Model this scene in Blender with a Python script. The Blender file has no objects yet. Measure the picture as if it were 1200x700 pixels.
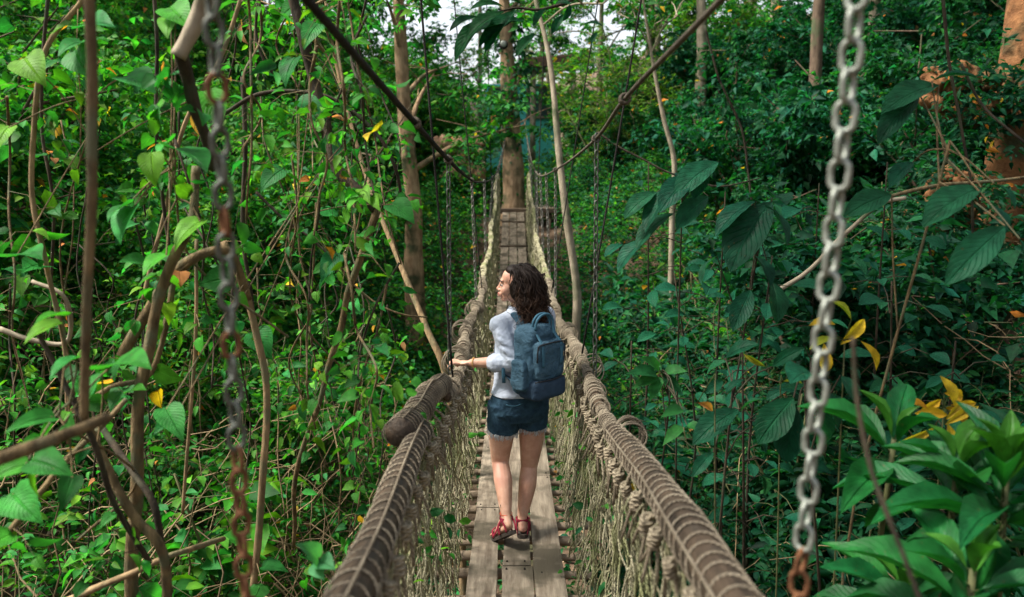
import bpy, math, random
import numpy as np
from mathutils import Vector, Matrix, noise as mnoise

random.seed(11)
R = np.random.default_rng(11)
sc = bpy.context.scene
COL = sc.collection
rad = math.radians

# ------------------------------------------------------------------ camera
CZ = 4.2                       # camera height above the ravine floor datum
PITCH = rad(10.0)
FPX = 933.33                   # 28 mm lens on a 36 mm sensor, 1200 px wide photograph
cam_d = bpy.data.cameras.new('camera')
cam_d.lens = 28.0
cam_d.sensor_width = 36.0
cam_d.clip_start = 0.05
cam_d.clip_end = 600.0
cam_d.dof.use_dof = True
cam_d.dof.focus_distance = 4.85
cam_d.dof.aperture_fstop = 2.1
cam = bpy.data.objects.new('camera', cam_d)
cam.location = (0, 0, CZ)
cam.rotation_euler = (math.pi / 2 - PITCH, 0, 0)
COL.objects.link(cam)
sc.camera = cam

# ------------------------------------------------------------------ sky and sun
SUN_EL, SUN_AZ = 54.0, -96.0     # azimuth measured from +Y towards +X: the sun stands to the left
world = bpy.data.worlds.new('World')
sc.world = world
world.use_nodes = True
wn = world.node_tree
wn.nodes.clear()
w_out = wn.nodes.new('ShaderNodeOutputWorld')
w_bg = wn.nodes.new('ShaderNodeBackground')
w_sky = wn.nodes.new('ShaderNodeTexSky')
w_sky.sky_type = 'NISHITA'
w_sky.sun_disc = False
w_sky.sun_elevation = rad(SUN_EL)
w_sky.sun_rotation = rad(SUN_AZ)
w_sky.air_density = 1.0
w_sky.dust_density = 3.0
w_hsv = wn.nodes.new('ShaderNodeHueSaturation')      # thin bright cloud: the sky behind the leaves is nearly white
w_hsv.inputs['Saturation'].default_value = 0.35
w_hsv.inputs['Value'].default_value = 1.0
wn.links.new(w_sky.outputs[0], w_hsv.inputs['Color'])
wn.links.new(w_hsv.outputs[0], w_bg.inputs[0])
w_bg.inputs[1].default_value = 0.135
wn.links.new(w_bg.outputs[0], w_out.inputs[0])

sun_d = bpy.data.lights.new('sun', 'SUN')
sun_d.energy = 4.6
sun_d.angle = rad(13.0)
sun_d.color = (1.0, 0.94, 0.84)
sun = bpy.data.objects.new('sun', sun_d)
sd = Vector((math.sin(rad(SUN_AZ)) * math.cos(rad(SUN_EL)), math.cos(rad(SUN_AZ)) * math.cos(rad(SUN_EL)), math.sin(rad(SUN_EL))))
sun.rotation_euler = sd.to_track_quat('Z', 'Y').to_euler()
sun.location = sd * 60
COL.objects.link(sun)

sc.view_settings.view_transform = 'Standard'
sc.view_settings.look = 'None'
sc.view_settings.exposure = 1.25
sc.view_settings.gamma = 1.0
sc.view_settings.use_curve_mapping = False
sc.render.engine = 'CYCLES'
cy = sc.cycles
cy.use_denoising = True
cy.max_bounces = 6
cy.diffuse_bounces = 4
cy.glossy_bounces = 2
cy.transmission_bounces = 4
cy.transparent_max_bounces = 4
cy.sample_clamp_indirect = 6.0
cy.caustics_reflective = False
cy.caustics_refractive = False

# ------------------------------------------------------------------ helpers
def pix(u, v, y):
    """Photograph pixel (1200 x 700) -> world point on the ray at forward distance y."""
    xc, yc = (u - 600.0) / FPX, (350.0 - v) / FPX
    d = np.array([xc, math.cos(PITCH) + yc * math.sin(PITCH), -math.sin(PITCH) + yc * math.cos(PITCH)])
    return np.array([0, 0, CZ]) + d * (y / d[1])

def unit(v):
    v = np.asarray(v, float)
    n = np.linalg.norm(v, axis=-1, keepdims=True)
    return v / np.maximum(n, 1e-9)

def smooth_path(pts, k=6):
    """Catmull-Rom through the points, k samples a span."""
    p = np.asarray(pts, float)
    if len(p) < 3:
        t = np.linspace(0, 1, k + 1)[:, None]
        return p[0] * (1 - t) + p[-1] * t
    q = np.vstack([2 * p[0] - p[1], p, 2 * p[-1] - p[-2]])
    out = []
    for i in range(1, len(q) - 2):
        for j in range(k):
            t = j / k
            out.append(0.5 * (2 * q[i] + (q[i + 1] - q[i - 1]) * t + (2 * q[i - 1] - 5 * q[i] + 4 * q[i + 1] - q[i + 2]) * t * t
                              + (3 * q[i] - q[i - 1] - 3 * q[i + 1] + q[i + 2]) * t ** 3))
    out.append(p[-1])
    return np.array(out)

class MB:
    """Collects shapes for ONE mesh object."""
    def __init__(self):
        self.V, self.T, self.Q, self.UV, self.C, self.n = [], [], [], [], [], 0

    def add(self, V, T=None, Q=None, uv=None, col=None):
        V = np.asarray(V, float)
        m = len(V)
        self.V.append(V)
        if T is not None and len(T): self.T.append(np.asarray(T, np.int64) + self.n)
        if Q is not None and len(Q): self.Q.append(np.asarray(Q, np.int64) + self.n)
        self.UV.append(np.zeros((m, 2)) if uv is None else np.asarray(uv, float))
        if col is None: col = (0.5, 0.5, 0.5)
        col = np.asarray(col, float)
        self.C.append(np.broadcast_to(col, (m, 3)) if col.ndim == 1 else col)
        self.n += m
        return self

    def tube(self, pts, r, sides=6, col=None, closed=False, caps=True, flat=None, ref=None):
        p = np.asarray(pts, float)
        n = len(p)
        r = np.broadcast_to(np.asarray(r, float), (n,)).copy()
        t = np.empty_like(p)
        if closed:
            t = np.roll(p, -1, 0) - np.roll(p, 1, 0)
        else:
            t[1:-1] = p[2:] - p[:-2]; t[0] = p[1] - p[0]; t[-1] = p[-1] - p[-2]
        t = unit(t)
        a = np.array(ref, float) if ref is not None else np.array([0, 0, 1.0]) if abs(t[0][2]) < 0.9 else np.array([1.0, 0, 0])
        N = np.empty_like(p)
        for i in range(n):
            a = a - t[i] * np.dot(a, t[i])
            l = np.linalg.norm(a)
            if l < 1e-6:
                a = np.cross(t[i], [0.3, 0.5, 0.8]); l = np.linalg.norm(a)
            a = a / l
            N[i] = a
        B = np.cross(t, N)
        th = np.linspace(0, 2 * math.pi, sides + 1)[:-1]
        c, s = np.cos(th), np.sin(th)
        fl = 1.0 if flat is None else flat
        V = p[:, None, :] + r[:, None, None] * (N[:, None, :] * c[None, :, None] * fl + B[:, None, :] * s[None, :, None])
        L = np.concatenate([[0], np.cumsum(np.linalg.norm(np.diff(p, axis=0), axis=1))])
        uv = np.stack([np.broadcast_to(th / (2 * math.pi), (n, sides)), np.broadcast_to(L[:, None], (n, sides))], -1).reshape(-1, 2)
        i = np.arange(n if closed else n - 1)[:, None]
        j = np.arange(sides)[None, :]
        i2, j2 = (i + 1) % n, (j + 1) % sides
        Q = np.stack([i * sides + j, i * sides + j2, i2 * sides + j2, i2 * sides + j], -1).reshape(-1, 4)
        V = V.reshape(-1, 3)
        T = []
        if caps and not closed:
            V = np.vstack([V, p[0], p[-1]])
            uv = np.vstack([uv, [[0.5, 0]], [[0.5, L[-1]]]])
            k = n * sides
            for q in range(sides):
                T.append((k, (q + 1) % sides, q))
                T.append((k + 1, (n - 1) * sides + q, (n - 1) * sides + (q + 1) % sides))
        cc = col
        if col is not None and np.ndim(col) == 2 and len(col) == n:
            cc = np.repeat(np.asarray(col), sides, 0)
            if len(V) > n * sides: cc = np.vstack([cc, col[0], col[-1]])
        return self.add(V, T, Q, uv, cc)

    def ellipsoid(self, c, r, M=None, seg=16, rings=10, col=None):
        th = np.linspace(0, 2 * math.pi, seg + 1)[:-1]
        ph = np.linspace(0, math.pi, rings + 1)[1:-1]
        X = np.stack([np.sin(ph)[:, None] * np.cos(th), np.sin(ph)[:, None] * np.sin(th), np.cos(ph)[:, None] * np.ones(seg)], -1).reshape(-1, 3)
        X = np.vstack([X, [0, 0, 1], [0, 0, -1]]) * np.asarray(r, float)
        if M is not None: X = X @ np.asarray(M).T
        X = X + np.asarray(c, float)
        m = len(ph)
        Q, T = [], []
        for i in range(m - 1):
            for j in range(seg):
                Q.append((i * seg + j, (i + 1) * seg + j, (i + 1) * seg + (j + 1) % seg, i * seg + (j + 1) % seg))
        for j in range(seg):
            T.append((m * seg, j, (j + 1) % seg))
            T.append((m * seg + 1, (m - 1) * seg + (j + 1) % seg, (m - 1) * seg + j))
        return self.add(X, T, Q, None, col)

    def box(self, c, size, M=None, col=None, bevel=0.0):
        x, y, z = np.asarray(size, float) / 2
        if bevel <= 0:
            V = np.array([(a, b, d) for a in (-x, x) for b in (-y, y) for d in (-z, z)])
            Q = [(0, 1, 3, 2), (4, 6, 7, 5), (0, 4, 5, 1), (2, 3, 7, 6), (0, 2, 6, 4), (1, 5, 7, 3)]
            T = None
        else:
            b = min(bevel, x * .9, y * .9, z * .9)
            V, idx = [], {}
            for sx in (-1, 1):
                for sy in (-1, 1):
                    for sz in (-1, 1):
                        for k, o in enumerate(((0, b, b), (b, 0, b), (b, b, 0))):
                            idx[(sx, sy, sz, k)] = len(V)
                            V.append((sx * (x - o[0]), sy * (y - o[1]), sz * (z - o[2])))
            V = np.array(V)
            Q, T = [], []
            for s in (-1, 1):
                f = [idx[(s, a, d, 0)] for a, d in ((-1, -1), (1, -1), (1, 1), (-1, 1))]; Q.append(f if s > 0 else f[::-1])
                f = [idx[(a, s, d, 1)] for a, d in ((-1, -1), (-1, 1), (1, 1), (1, -1))]; Q.append(f if s > 0 else f[::-1])
                f = [idx[(a, d, s, 2)] for a, d in ((-1, -1), (1, -1), (1, 1), (-1, 1))]; Q.append(f if s > 0 else f[::-1])
            for a in (-1, 1):
                for d in (-1, 1):
                    Q.append([idx[(a, d, -1, 0)], idx[(a, d, 1, 0)], idx[(a, d, 1, 1)], idx[(a, d, -1, 1)]][::(1 if a * d < 0 else -1)])
                    Q.append([idx[(a, -1, d, 0)], idx[(a, 1, d, 0)], idx[(a, 1, d, 2)], idx[(a, -1, d, 2)]][::(-1 if a * d < 0 else 1)])
                    Q.append([idx[(-1, a, d, 1)], idx[(1, a, d, 1)], idx[(1, a, d, 2)], idx[(-1, a, d, 2)]][::(1 if a * d < 0 else -1)])
                    for e in (-1, 1):
                        T.append([idx[(a, d, e, k)] for k in (0, 1, 2)][::(1 if a * d * e > 0 else -1)])
        if M is not None: V = V @ np.asarray(M).T
        return self.add(V + np.asarray(c, float), T, Q, None, col)

    def leaves(self, tm, pos, d, n, L, W, tint):
        """Batch of leaves from a template: pos, d (towards the tip), n (upper side) are (k,3); L, W (k,); tint (k,3)."""
        TV, TT, TUV = tm
        pos = np.asarray(pos, float); k = len(pos)
        if k == 0: return self
        d = unit(d)
        n = np.asarray(n, float); n = unit(n - d * (n * d).sum(-1, keepdims=True))
        s = np.cross(d, n)
        L = np.broadcast_to(np.asarray(L, float), (k,)); W = np.broadcast_to(np.asarray(W, float), (k,))
        V = (pos[:, None, :] + s[:, None, :] * (TV[None, :, 0, None] * W[:, None, None])
             + d[:, None, :] * (TV[None, :, 1, None] * L[:, None, None]) + n[:, None, :] * (TV[None, :, 2, None] * L[:, None, None]))
        m = len(TV)
        T = (TT[None] + (np.arange(k) * m)[:, None, None]).reshape(-1, 3)
        return self.add(V.reshape(-1, 3), T, None, np.tile(TUV, (k, 1)), np.repeat(np.broadcast_to(np.asarray(tint, float), (k, 3)), m, 0))

    def mesh(self, name, mat, origin=(0, 0, 0), smooth=True):
        V = np.concatenate(self.V) - np.asarray(origin, float)
        me = bpy.data.meshes.new(name)
        T = np.concatenate(self.T) if self.T else np.zeros((0, 3), np.int64)
        Q = np.concatenate(self.Q) if self.Q else np.zeros((0, 4), np.int64)
        loops = np.concatenate([T.ravel(), Q.ravel()]).astype(np.int32)
        nt, nq = len(T), len(Q)
        me.vertices.add(len(V)); me.vertices.foreach_set('co', V.astype(np.float32).ravel())
        me.loops.add(len(loops)); me.loops.foreach_set('vertex_index', loops)
        me.polygons.add(nt + nq)
        st = np.concatenate([np.arange(nt) * 3, nt * 3 + np.arange(nq) * 4]).astype(np.int32)
        me.polygons.foreach_set('loop_start', st)
        me.polygons.foreach_set('loop_total', np.concatenate([np.full(nt, 3), np.full(nq, 4)]).astype(np.int32))
        me.update(calc_edges=True)
        uvl = me.uv_layers.new(name='UVMap')
        uvl.data.foreach_set('uv', np.concatenate(self.UV)[loops].astype(np.float32).ravel())
        ca = me.attributes.new('tint', 'FLOAT_COLOR', 'POINT')
        C = np.concatenate(self.C)
        ca.data.foreach_set('color', np.hstack([C, np.ones((len(C), 1))]).astype(np.float32).ravel())
        me.polygons.foreach_set('use_smooth', np.full(nt + nq, bool(smooth)))
        me.materials.append(mat)
        return me

    def build(self, name, mat, parent=None, origin=None, smooth=True):
        if origin is None: origin = parent_loc(parent) if parent is not None else (0, 0, 0)
        me = self.mesh(name, mat, origin, smooth)
        o = bpy.data.objects.new(name, me)
        COL.objects.link(o)
        if parent is not None:
            o.parent = parent
            o.location = Vector(tuple(origin)) - Vector(tuple(parent_loc(parent)))
        else:
            o.location = tuple(origin)
        ORG[o.name] = tuple(origin)
        return o

ORG = {}
def parent_loc(o):
    return ORG.get(o.name, tuple(o.location))

def empty(name, loc):
    o = bpy.data.objects.new(name, None)
    o.empty_display_size = 0.2
    o.location = tuple(loc)
    COL.objects.link(o)
    ORG[o.name] = tuple(loc)
    return o

def tag(o, label=None, cat=None, group=None, kind=None):
    if label: o['label'] = label
    if cat: o['category'] = cat
    if group: o['group'] = group
    if kind: o['kind'] = kind
    return o

def fuse(o, voxel, smooth_it=3, factor=0.5, keep=0.4):
    """Voxel-remesh overlapping closed shapes into one continuous skin, then relax it."""
    m = o.modifiers.new('r', 'REMESH'); m.mode = 'VOXEL'; m.voxel_size = voxel; m.use_smooth_shade = True
    if smooth_it:
        s = o.modifiers.new('s', 'SMOOTH'); s.iterations = smooth_it; s.factor = factor
    if keep < 1:
        dm = o.modifiers.new('d', 'DECIMATE'); dm.ratio = keep
    dg = bpy.context.evaluated_depsgraph_get()
    me = bpy.data.meshes.new_from_object(o.evaluated_get(dg))
    old = o.data
    mats = [mm for mm in old.materials]
    o.modifiers.clear()
    o.data = me
    me.materials.clear()
    for mm in mats: me.materials.append(mm)
    me.name = old.name
    bpy.data.meshes.remove(old)
    me.polygons.foreach_set('use_smooth', np.ones(len(me.polygons), bool))
    return o

# leaf templates: rows of (distance along, half width, midrib height), edges lifted by fold
def leaf_template(rows, fold=0.12, droop=0.12, tip=1.0, cols=1, wave=0.0):
    V, uv = [(0, 0, 0)], [(0.5, 0)]
    nc = 2 * cols + 1
    for q, (t, hw, z) in enumerate(rows):
        for c in range(-cols, cols + 1):
            f = c / cols
            zz = z - droop * t * t + fold * hw * abs(f) ** 1.3 * 2
            if wave and abs(c) == cols: zz += wave * math.sin(q * 2.3 + (0.8 if c > 0 else 0))
            V.append((f * hw, t, zz)); uv.append((0.5 + 0.5 * f, max(t, 0)))
    V.append((0, tip, -droop * tip * tip)); uv.append((0.5, 1))
    T = []
    for c in range(nc - 1):
        T.append((0, 1 + c + 1, 1 + c))
    for q in range(len(rows) - 1):
        a, b = 1 + q * nc, 1 + (q + 1) * nc
        for c in range(nc - 1):
            T.append((a + c, a + c + 1, b + c)); T.append((a + c + 1, b + c + 1, b + c))
    a = 1 + (len(rows) - 1) * nc; e = len(V) - 1
    for c in range(nc - 1):
        T.append((a + c, a + c + 1, e))
    T = [t[::-1] for t in T] if False else T
    return np.array(V, float), np.array(T), np.array(uv, float)

LF_FAR = leaf_template([(0.42, 0.5, 0.03)], 0.15, 0.18)
LF_MID = leaf_template([(0.22, 0.40, 0.03), (0.6, 0.42, 0.05)], 0.14, 0.22)
LF_HEART = leaf_template([(-0.12, 0.30, 0.0), (0.1, 0.5, 0.03), (0.5, 0.38, 0.05), (0.8, 0.14, 0.04)], 0.14, 0.22)
LF_HEART_HI = leaf_template([(-0.10, 0.20, -0.01), (-0.07, 0.34, 0.0), (0.06, 0.46, 0.015), (0.22, 0.49, 0.03), (0.4, 0.45, 0.045), (0.58, 0.35, 0.05), (0.75, 0.22, 0.045), (0.89, 0.09, 0.03)], 0.12, 0.24, 1.0, 2, 0.012)
LF_BIG = leaf_template([(0.08, 0.12, 0.0), (0.2, 0.27, 0.02), (0.35, 0.40, 0.035), (0.5, 0.48, 0.045), (0.65, 0.49, 0.045), (0.8, 0.38, 0.03), (0.92, 0.2, 0.01)], 0.10, 0.26, 1.0, 2, 0.014)
LF_LANCE = leaf_template([(0.08, 0.10, 0.0), (0.25, 0.30, 0.02), (0.45, 0.46, 0.04), (0.65, 0.49, 0.045), (0.82, 0.34, 0.03), (0.93, 0.15, 0.01)], 0.16, 0.24, 1.0, 2, 0.008)
LF_PIN = leaf_template([(0.5, 0.5, 0.02)], 0.2, 0.15)

def jitter_tint(base, k, dv=0.25, dh=0.12, rng=R):
    """Per-leaf colour: brightness and hue spread round a base colour (albedo)."""
    base = np.asarray(base, float)
    b = base[rng.integers(0, len(base), k)] if base.ndim == 2 else np.tile(base, (k, 1))
    v = np.exp(rng.normal(0, dv, (k, 1)))
    h = rng.normal(0, dh, (k, 1))
    out = b * v * np.hstack([1 + h, np.ones((k, 1)), 1 - h * 0.8])
    return np.clip(out, 0.004, 0.75)

# ------------------------------------------------------------------ materials
def new_mat(name):
    m = bpy.data.materials.new(name)
    m.use_nodes = True
    nt = m.node_tree
    for n in list(nt.nodes):
        if n.type != 'OUTPUT_MATERIAL' and n.type != 'BSDF_PRINCIPLED': nt.nodes.remove(n)
    return m, nt, nt.nodes['Principled BSDF'], nt.nodes['Material Output']

def nd(nt, t, **kw):
    n = nt.nodes.new(t)
    for k, v in kw.items():
        if k in n.inputs: n.inputs[k].default_value = v
        else: setattr(n, k, v)
    return n

def math_n(nt, op, a, b=None):
    n = nt.nodes.new('ShaderNodeMath'); n.operation = op
    for i, x in enumerate((a, b)):
        if x is None: continue
        if isinstance(x, (int, float)): n.inputs[i].default_value = x
        else: nt.links.new(x, n.inputs[i])
    return n.outputs[0]

def mixc(nt, fac, a, b, blend='MIX'):
    n = nt.nodes.new('ShaderNodeMix'); n.data_type = 'RGBA'; n.blend_type = blend
    for idx, x in ((0, fac), (6, a), (7, b)):
        if hasattr(x, 'is_linked') or hasattr(x, 'links'): nt.links.new(x, n.inputs[idx])
        elif isinstance(x, (int, float)): n.inputs[idx].default_value = x
        else: n.inputs[idx].default_value = (*x, 1)
    return n.outputs[2]

def ramp(nt, fac, stops):
    n = nt.nodes.new('ShaderNodeValToRGB')
    e = n.color_ramp.elements
    while len(e) < len(stops): e.new(0.5)
    for q, (p, c) in zip(e, stops):
        q.position = p; q.color = (*c, 1) if not isinstance(c, (int, float)) else (c, c, c, 1)
    nt.links.new(fac, n.inputs[0])
    return n.outputs[0]

def leaf_mat(name, rough=0.45, trans=0.32, vein=0.35, bump=False, laterals=9.0, spec=0.4, lat_s=0.55):
    m, nt, bs, out = new_mat(name)
    at = nd(nt, 'ShaderNodeAttribute', attribute_name='tint')
    uv = nd(nt, 'ShaderNodeUVMap', uv_map='UVMap')
    sp = nd(nt, 'ShaderNodeSeparateXYZ'); nt.links.new(uv.outputs[0], sp.inputs[0])
    au = math_n(nt, 'ABSOLUTE', math_n(nt, 'SUBTRACT', sp.outputs[0], 0.5))
    mid = ramp(nt, au, [(0.0, 1.0), (0.045, 0.0)])
    lat = math_n(nt, 'FRACT', math_n(nt, 'MULTIPLY', math_n(nt, 'SUBTRACT', sp.outputs[1], math_n(nt, 'MULTIPLY', au, 0.7)), laterals))
    latr = ramp(nt, lat, [(0.0, lat_s), (0.14, 0.0), (0.9, 0.0), (1.0, lat_s)])
    v = math_n(nt, 'MULTIPLY', math_n(nt, 'MAXIMUM', mid, latr), vein)
    tc = nd(nt, 'ShaderNodeTexCoord')
    no = nd(nt, 'ShaderNodeTexNoise', Scale=22.0, Detail=3.0); nt.links.new(tc.outputs['Object'], no.inputs['Vector'])
    mot = ramp(nt, no.outputs[0], [(0.3, 0.62), (0.7, 1.32)])
    base = mixc(nt, 1.0, at.outputs['Color'], mot, 'MULTIPLY')
    light = mixc(nt, 1.0, base, (1.9, 1.7, 1.6), 'MULTIPLY')
    c1 = mixc(nt, v, base, light)
    spot = nd(nt, 'ShaderNodeTexNoise', Scale=60.0, Detail=2.0); nt.links.new(tc.outputs['Object'], spot.inputs['Vector'])
    sr = ramp(nt, spot.outputs[0], [(0.68, 0.0), (0.76, 0.55)])
    c2 = mixc(nt, sr, c1, (0.12, 0.085, 0.03))
    nt.links.new(c2, bs.inputs['Base Color'])
    bs.inputs['Roughness'].default_value = rough
    bs.inputs['Specular IOR Level'].default_value = spec
    tr = nd(nt, 'ShaderNodeBsdfTranslucent')
    tcol = mixc(nt, 1.0, c2, (1.25, 1.7, 0.55), 'MULTIPLY')
    nt.links.new(tcol, tr.inputs[0])
    mx = nd(nt, 'ShaderNodeMixShader'); mx.inputs[0].default_value = trans
    nt.links.new(bs.outputs[0], mx.inputs[1]); nt.links.new(tr.outputs[0], mx.inputs[2])
    nt.links.new(mx.outputs[0], out.inputs[0])
    if bump:
        bp = nd(nt, 'ShaderNodeBump', Strength=0.8, Distance=0.006); bp.invert = True
        nt.links.new(math_n(nt, 'MAXIMUM', mid, latr), bp.inputs['Height'])
        nt.links.new(bp.outputs[0], bs.inputs['Normal'])
    return m

def rough_mat(name, c1, c2, scale=8.0, stretch=(1, 1, 1), rough=0.85, bump=0.4, dist=0.01, c3=None, s3=2.0, spec=0.25, tint=False, detail=6.0):
    """Two-tone mottled solid: bark, wood, soil, cloth ... optional third colour in patches."""
    m, nt, bs, out = new_mat(name)
    tc = nd(nt, 'ShaderNodeTexCoord')
    mp = nd(nt, 'ShaderNodeMapping'); mp.inputs['Scale'].default_value = stretch
    nt.links.new(tc.outputs['Object'], mp.inputs[0])
    no = nd(nt, 'ShaderNodeTexNoise', Scale=scale, Detail=detail, Roughness=0.62); nt.links.new(mp.outputs[0], no.inputs['Vector'])
    c = mixc(nt, ramp(nt, no.outputs[0], [(0.32, 0.0), (0.68, 1.0)]), c1, c2)
    if c3 is not None:
        n3 = nd(nt, 'ShaderNodeTexNoise', Scale=s3, Detail=4.0); nt.links.new(tc.outputs['Object'], n3.inputs['Vector'])
        c = mixc(nt, ramp(nt, n3.outputs[0], [(0.5, 0.0), (0.62, 1.0)]), c, c3)
    if tint:
        at = nd(nt, 'ShaderNodeAttribute', attribute_name='tint')
        c = mixc(nt, 1.0, c, mixc(nt, 1.0, at.outputs['Color'], (2, 2, 2), 'MULTIPLY'), 'MULTIPLY')
    nt.links.new(c, bs.inputs['Base Color'])
    bs.inputs['Roughness'].default_value = rough
    bs.inputs['Specular IOR Level'].default_value = spec
    if bump:
        bp = nd(nt, 'ShaderNodeBump', Strength=bump, Distance=dist)
        nt.links.new(no.outputs[0], bp.inputs['Height']); nt.links.new(bp.outputs[0], bs.inputs['Normal'])
    return m

def rope_mat(name, c1, c2, moss=None, twist=70.0):
    m, nt, bs, out = new_mat(name)
    uv = nd(nt, 'ShaderNodeUVMap', uv_map='UVMap')
    sp = nd(nt, 'ShaderNodeSeparateXYZ'); nt.links.new(uv.outputs[0], sp.inputs[0])
    ph = math_n(nt, 'ADD', math_n(nt, 'MULTIPLY', sp.outputs[0], 3.0), math_n(nt, 'MULTIPLY', sp.outputs[1], twist))
    w = math_n(nt, 'SINE', math_n(nt, 'MULTIPLY', ph, 6.2832))
    tc = nd(nt, 'ShaderNodeTexCoord')
    no = nd(nt, 'ShaderNodeTexNoise', Scale=9.0, Detail=5.0); nt.links.new(tc.outputs['Object'], no.inputs['Vector'])
    c = mixc(nt, ramp(nt, no.outputs[0], [(0.35, 0.0), (0.65, 1.0)]), c1, c2)
    if moss:
        n3 = nd(nt, 'ShaderNodeTexNoise', Scale=3.2, Detail=5.0); nt.links.new(tc.outputs['Object'], n3.inputs['Vector'])
        c = mixc(nt, ramp(nt, n3.outputs[0], [(0.46, 0.0), (0.6, 0.85)]), c, moss)
    dk = ramp(nt, w, [(0.0, 0.62), (0.55, 1.0)])
    c = mixc(nt, 1.0, c, dk, 'MULTIPLY')
    nt.links.new(c, bs.inputs['Base Color'])
    bs.inputs['Roughness'].default_value = 0.9
    bs.inputs['Specular IOR Level'].default_value = 0.15
    bp = nd(nt, 'ShaderNodeBump', Strength=0.7, Distance=0.003)
    nt.links.new(w, bp.inputs['Height']); nt.links.new(bp.outputs[0], bs.inputs['Normal'])
    return m

M_LEAF = leaf_mat('leaf_soft', 0.62, 0.40, 0.22, spec=0.16)
M_LEAF_BIG = leaf_mat('leaf_broad', 0.52, 0.38, 0.50, True, 10.0, 0.12, 0.7)
M_LEAF_GLOSS = leaf_mat('leaf_glossy', 0.40, 0.24, 0.34, True, 13.0, 0.15, 0.16)
M_BARK = rough_mat('bark_brown', (0.045, 0.03, 0.02), (0.15, 0.105, 0.07), 14, (1, 1, 0.25), 0.9, 0.8, 0.02, (0.06, 0.075, 0.035), 3.0)
M_BARK_WARM = rough_mat('bark_warm', (0.14, 0.085, 0.045), (0.38, 0.26, 0.155), 12, (1, 1, 0.3), 0.9, 0.9, 0.03, (0.05, 0.055, 0.025), 2.2)
M_BARK_PALE = rough_mat('bark_pale', (0.17, 0.14, 0.095), (0.34, 0.29, 0.21), 16, (1, 1, 0.4), 0.88, 0.5, 0.01, (0.10, 0.11, 0.06), 3.0)
M_BARK_TAN = rough_mat('bark_tan', (0.12, 0.08, 0.04), (0.34, 0.235, 0.125), 22, (1, 1, 0.25), 0.88, 0.9, 0.015, (0.15, 0.13, 0.07), 8.0)
M_BARK_DARK = rough_mat('bark_dark', (0.012, 0.010, 0.007), (0.065, 0.048, 0.030), 22, (1, 1, 0.35), 0.9, 1.0, 0.015, (0.04, 0.045, 0.025), 8.0)
M_VINE = rough_mat('vine_bark', (0.040, 0.028, 0.013), (0.215, 0.150, 0.072), 26, (1, 1, 0.3), 0.9, 1.0, 0.02, (0.10, 0.10, 0.055), 9.0)
M_STEM = rough_mat('green_stem', (0.05, 0.06, 0.022), (0.11, 0.11, 0.045), 20, (1, 1, 1), 0.7, 0.2, 0.004)
M_DRY = rough_mat('dry_stem', (0.16, 0.12, 0.07), (0.36, 0.28, 0.17), 14, (1, 1, 1), 0.85, 0.2, 0.004, tint=True)
M_SOIL = rough_mat('forest_soil', (0.05, 0.032, 0.02), (0.15, 0.10, 0.065), 5.0, (1, 1, 1), 0.95, 0.9, 0.06, (0.035, 0.045, 0.018), 1.2)
M_LATERITE = rough_mat('red_earth', (0.13, 0.055, 0.022), (0.31, 0.145, 0.060), 6.0, (1, 1, 1), 0.95, 1.0, 0.05, (0.06, 0.06, 0.03), 2.0)
M_LITTER = rough_mat('litter_leaf', (0.5, 0.5, 0.5), (0.7, 0.7, 0.7), 30.0, (1, 1, 1), 0.8, 0.2, 0.003, tint=True)
M_ROPE = rope_mat('tan_rope', (0.42, 0.36, 0.255), (0.26, 0.21, 0.145))
M_NET = rope_mat('mossy_net_rope', (0.54, 0.50, 0.34), (0.36, 0.33, 0.20), (0.27, 0.29, 0.13), 60.0)
M_LASH = rope_mat('lashing_rope', (0.44, 0.375, 0.275), (0.26, 0.21, 0.15))
M_CABLE_DARK = rope_mat('dark_cable', (0.022, 0.02, 0.018), (0.05, 0.045, 0.04))
M_CABLE = rope_mat('grey_cable', (0.20, 0.17, 0.13), (0.11, 0.09, 0.07))

# ------------------------------------------------------------------ the ravine
END_Y = 19.2
def deck_z(y):
    return CZ - 2.42 + 0.0102 * (np.asarray(y, float) - 8.66) ** 2

def sstep(x, a, b):
    t = np.clip((np.asarray(x, float) - a) / (b - a), 0, 1)
    return t * t * (3 - 2 * t)

def ground_z(x, y):
    x = np.asarray(x, float); y = np.asarray(y, float)
    floor = CZ - 4.1
    far = sstep(y, 13.5, 20.5)
    near = 1 - sstep(y, -1.5, 2.2)
    z = floor + far * 2.55 + near * 2.3
    xl = np.maximum(-x - 1.1, 0); xr = np.maximum(x - 1.0, 0)
    z = z + (1 - 0.45 * far) * (0.40 * xl + 0.012 * xl ** 2) + (1 - 0.3 * far) * (0.62 * xr - 0.004 * xr ** 2)
    z = z + far * 0.10 * np.maximum(y - 20.5, 0) * (0.5 + 0.5 * sstep(np.abs(x - 1), 2, 7))
    z = z + near * 0.0
    n = (np.sin(x * 1.3 + 1.7 * np.sin(y * 0.6)) * np.cos(y * 1.1 + 0.8 * np.sin(x * 0.9)) * 0.16 + np.sin(x * 3.1 + y * 2.3) * 0.05 + np.sin(y * 3.7 - x * 2.9) * 0.04)
    return z + n * sstep(np.abs(x), 0.6, 2.5)

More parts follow.
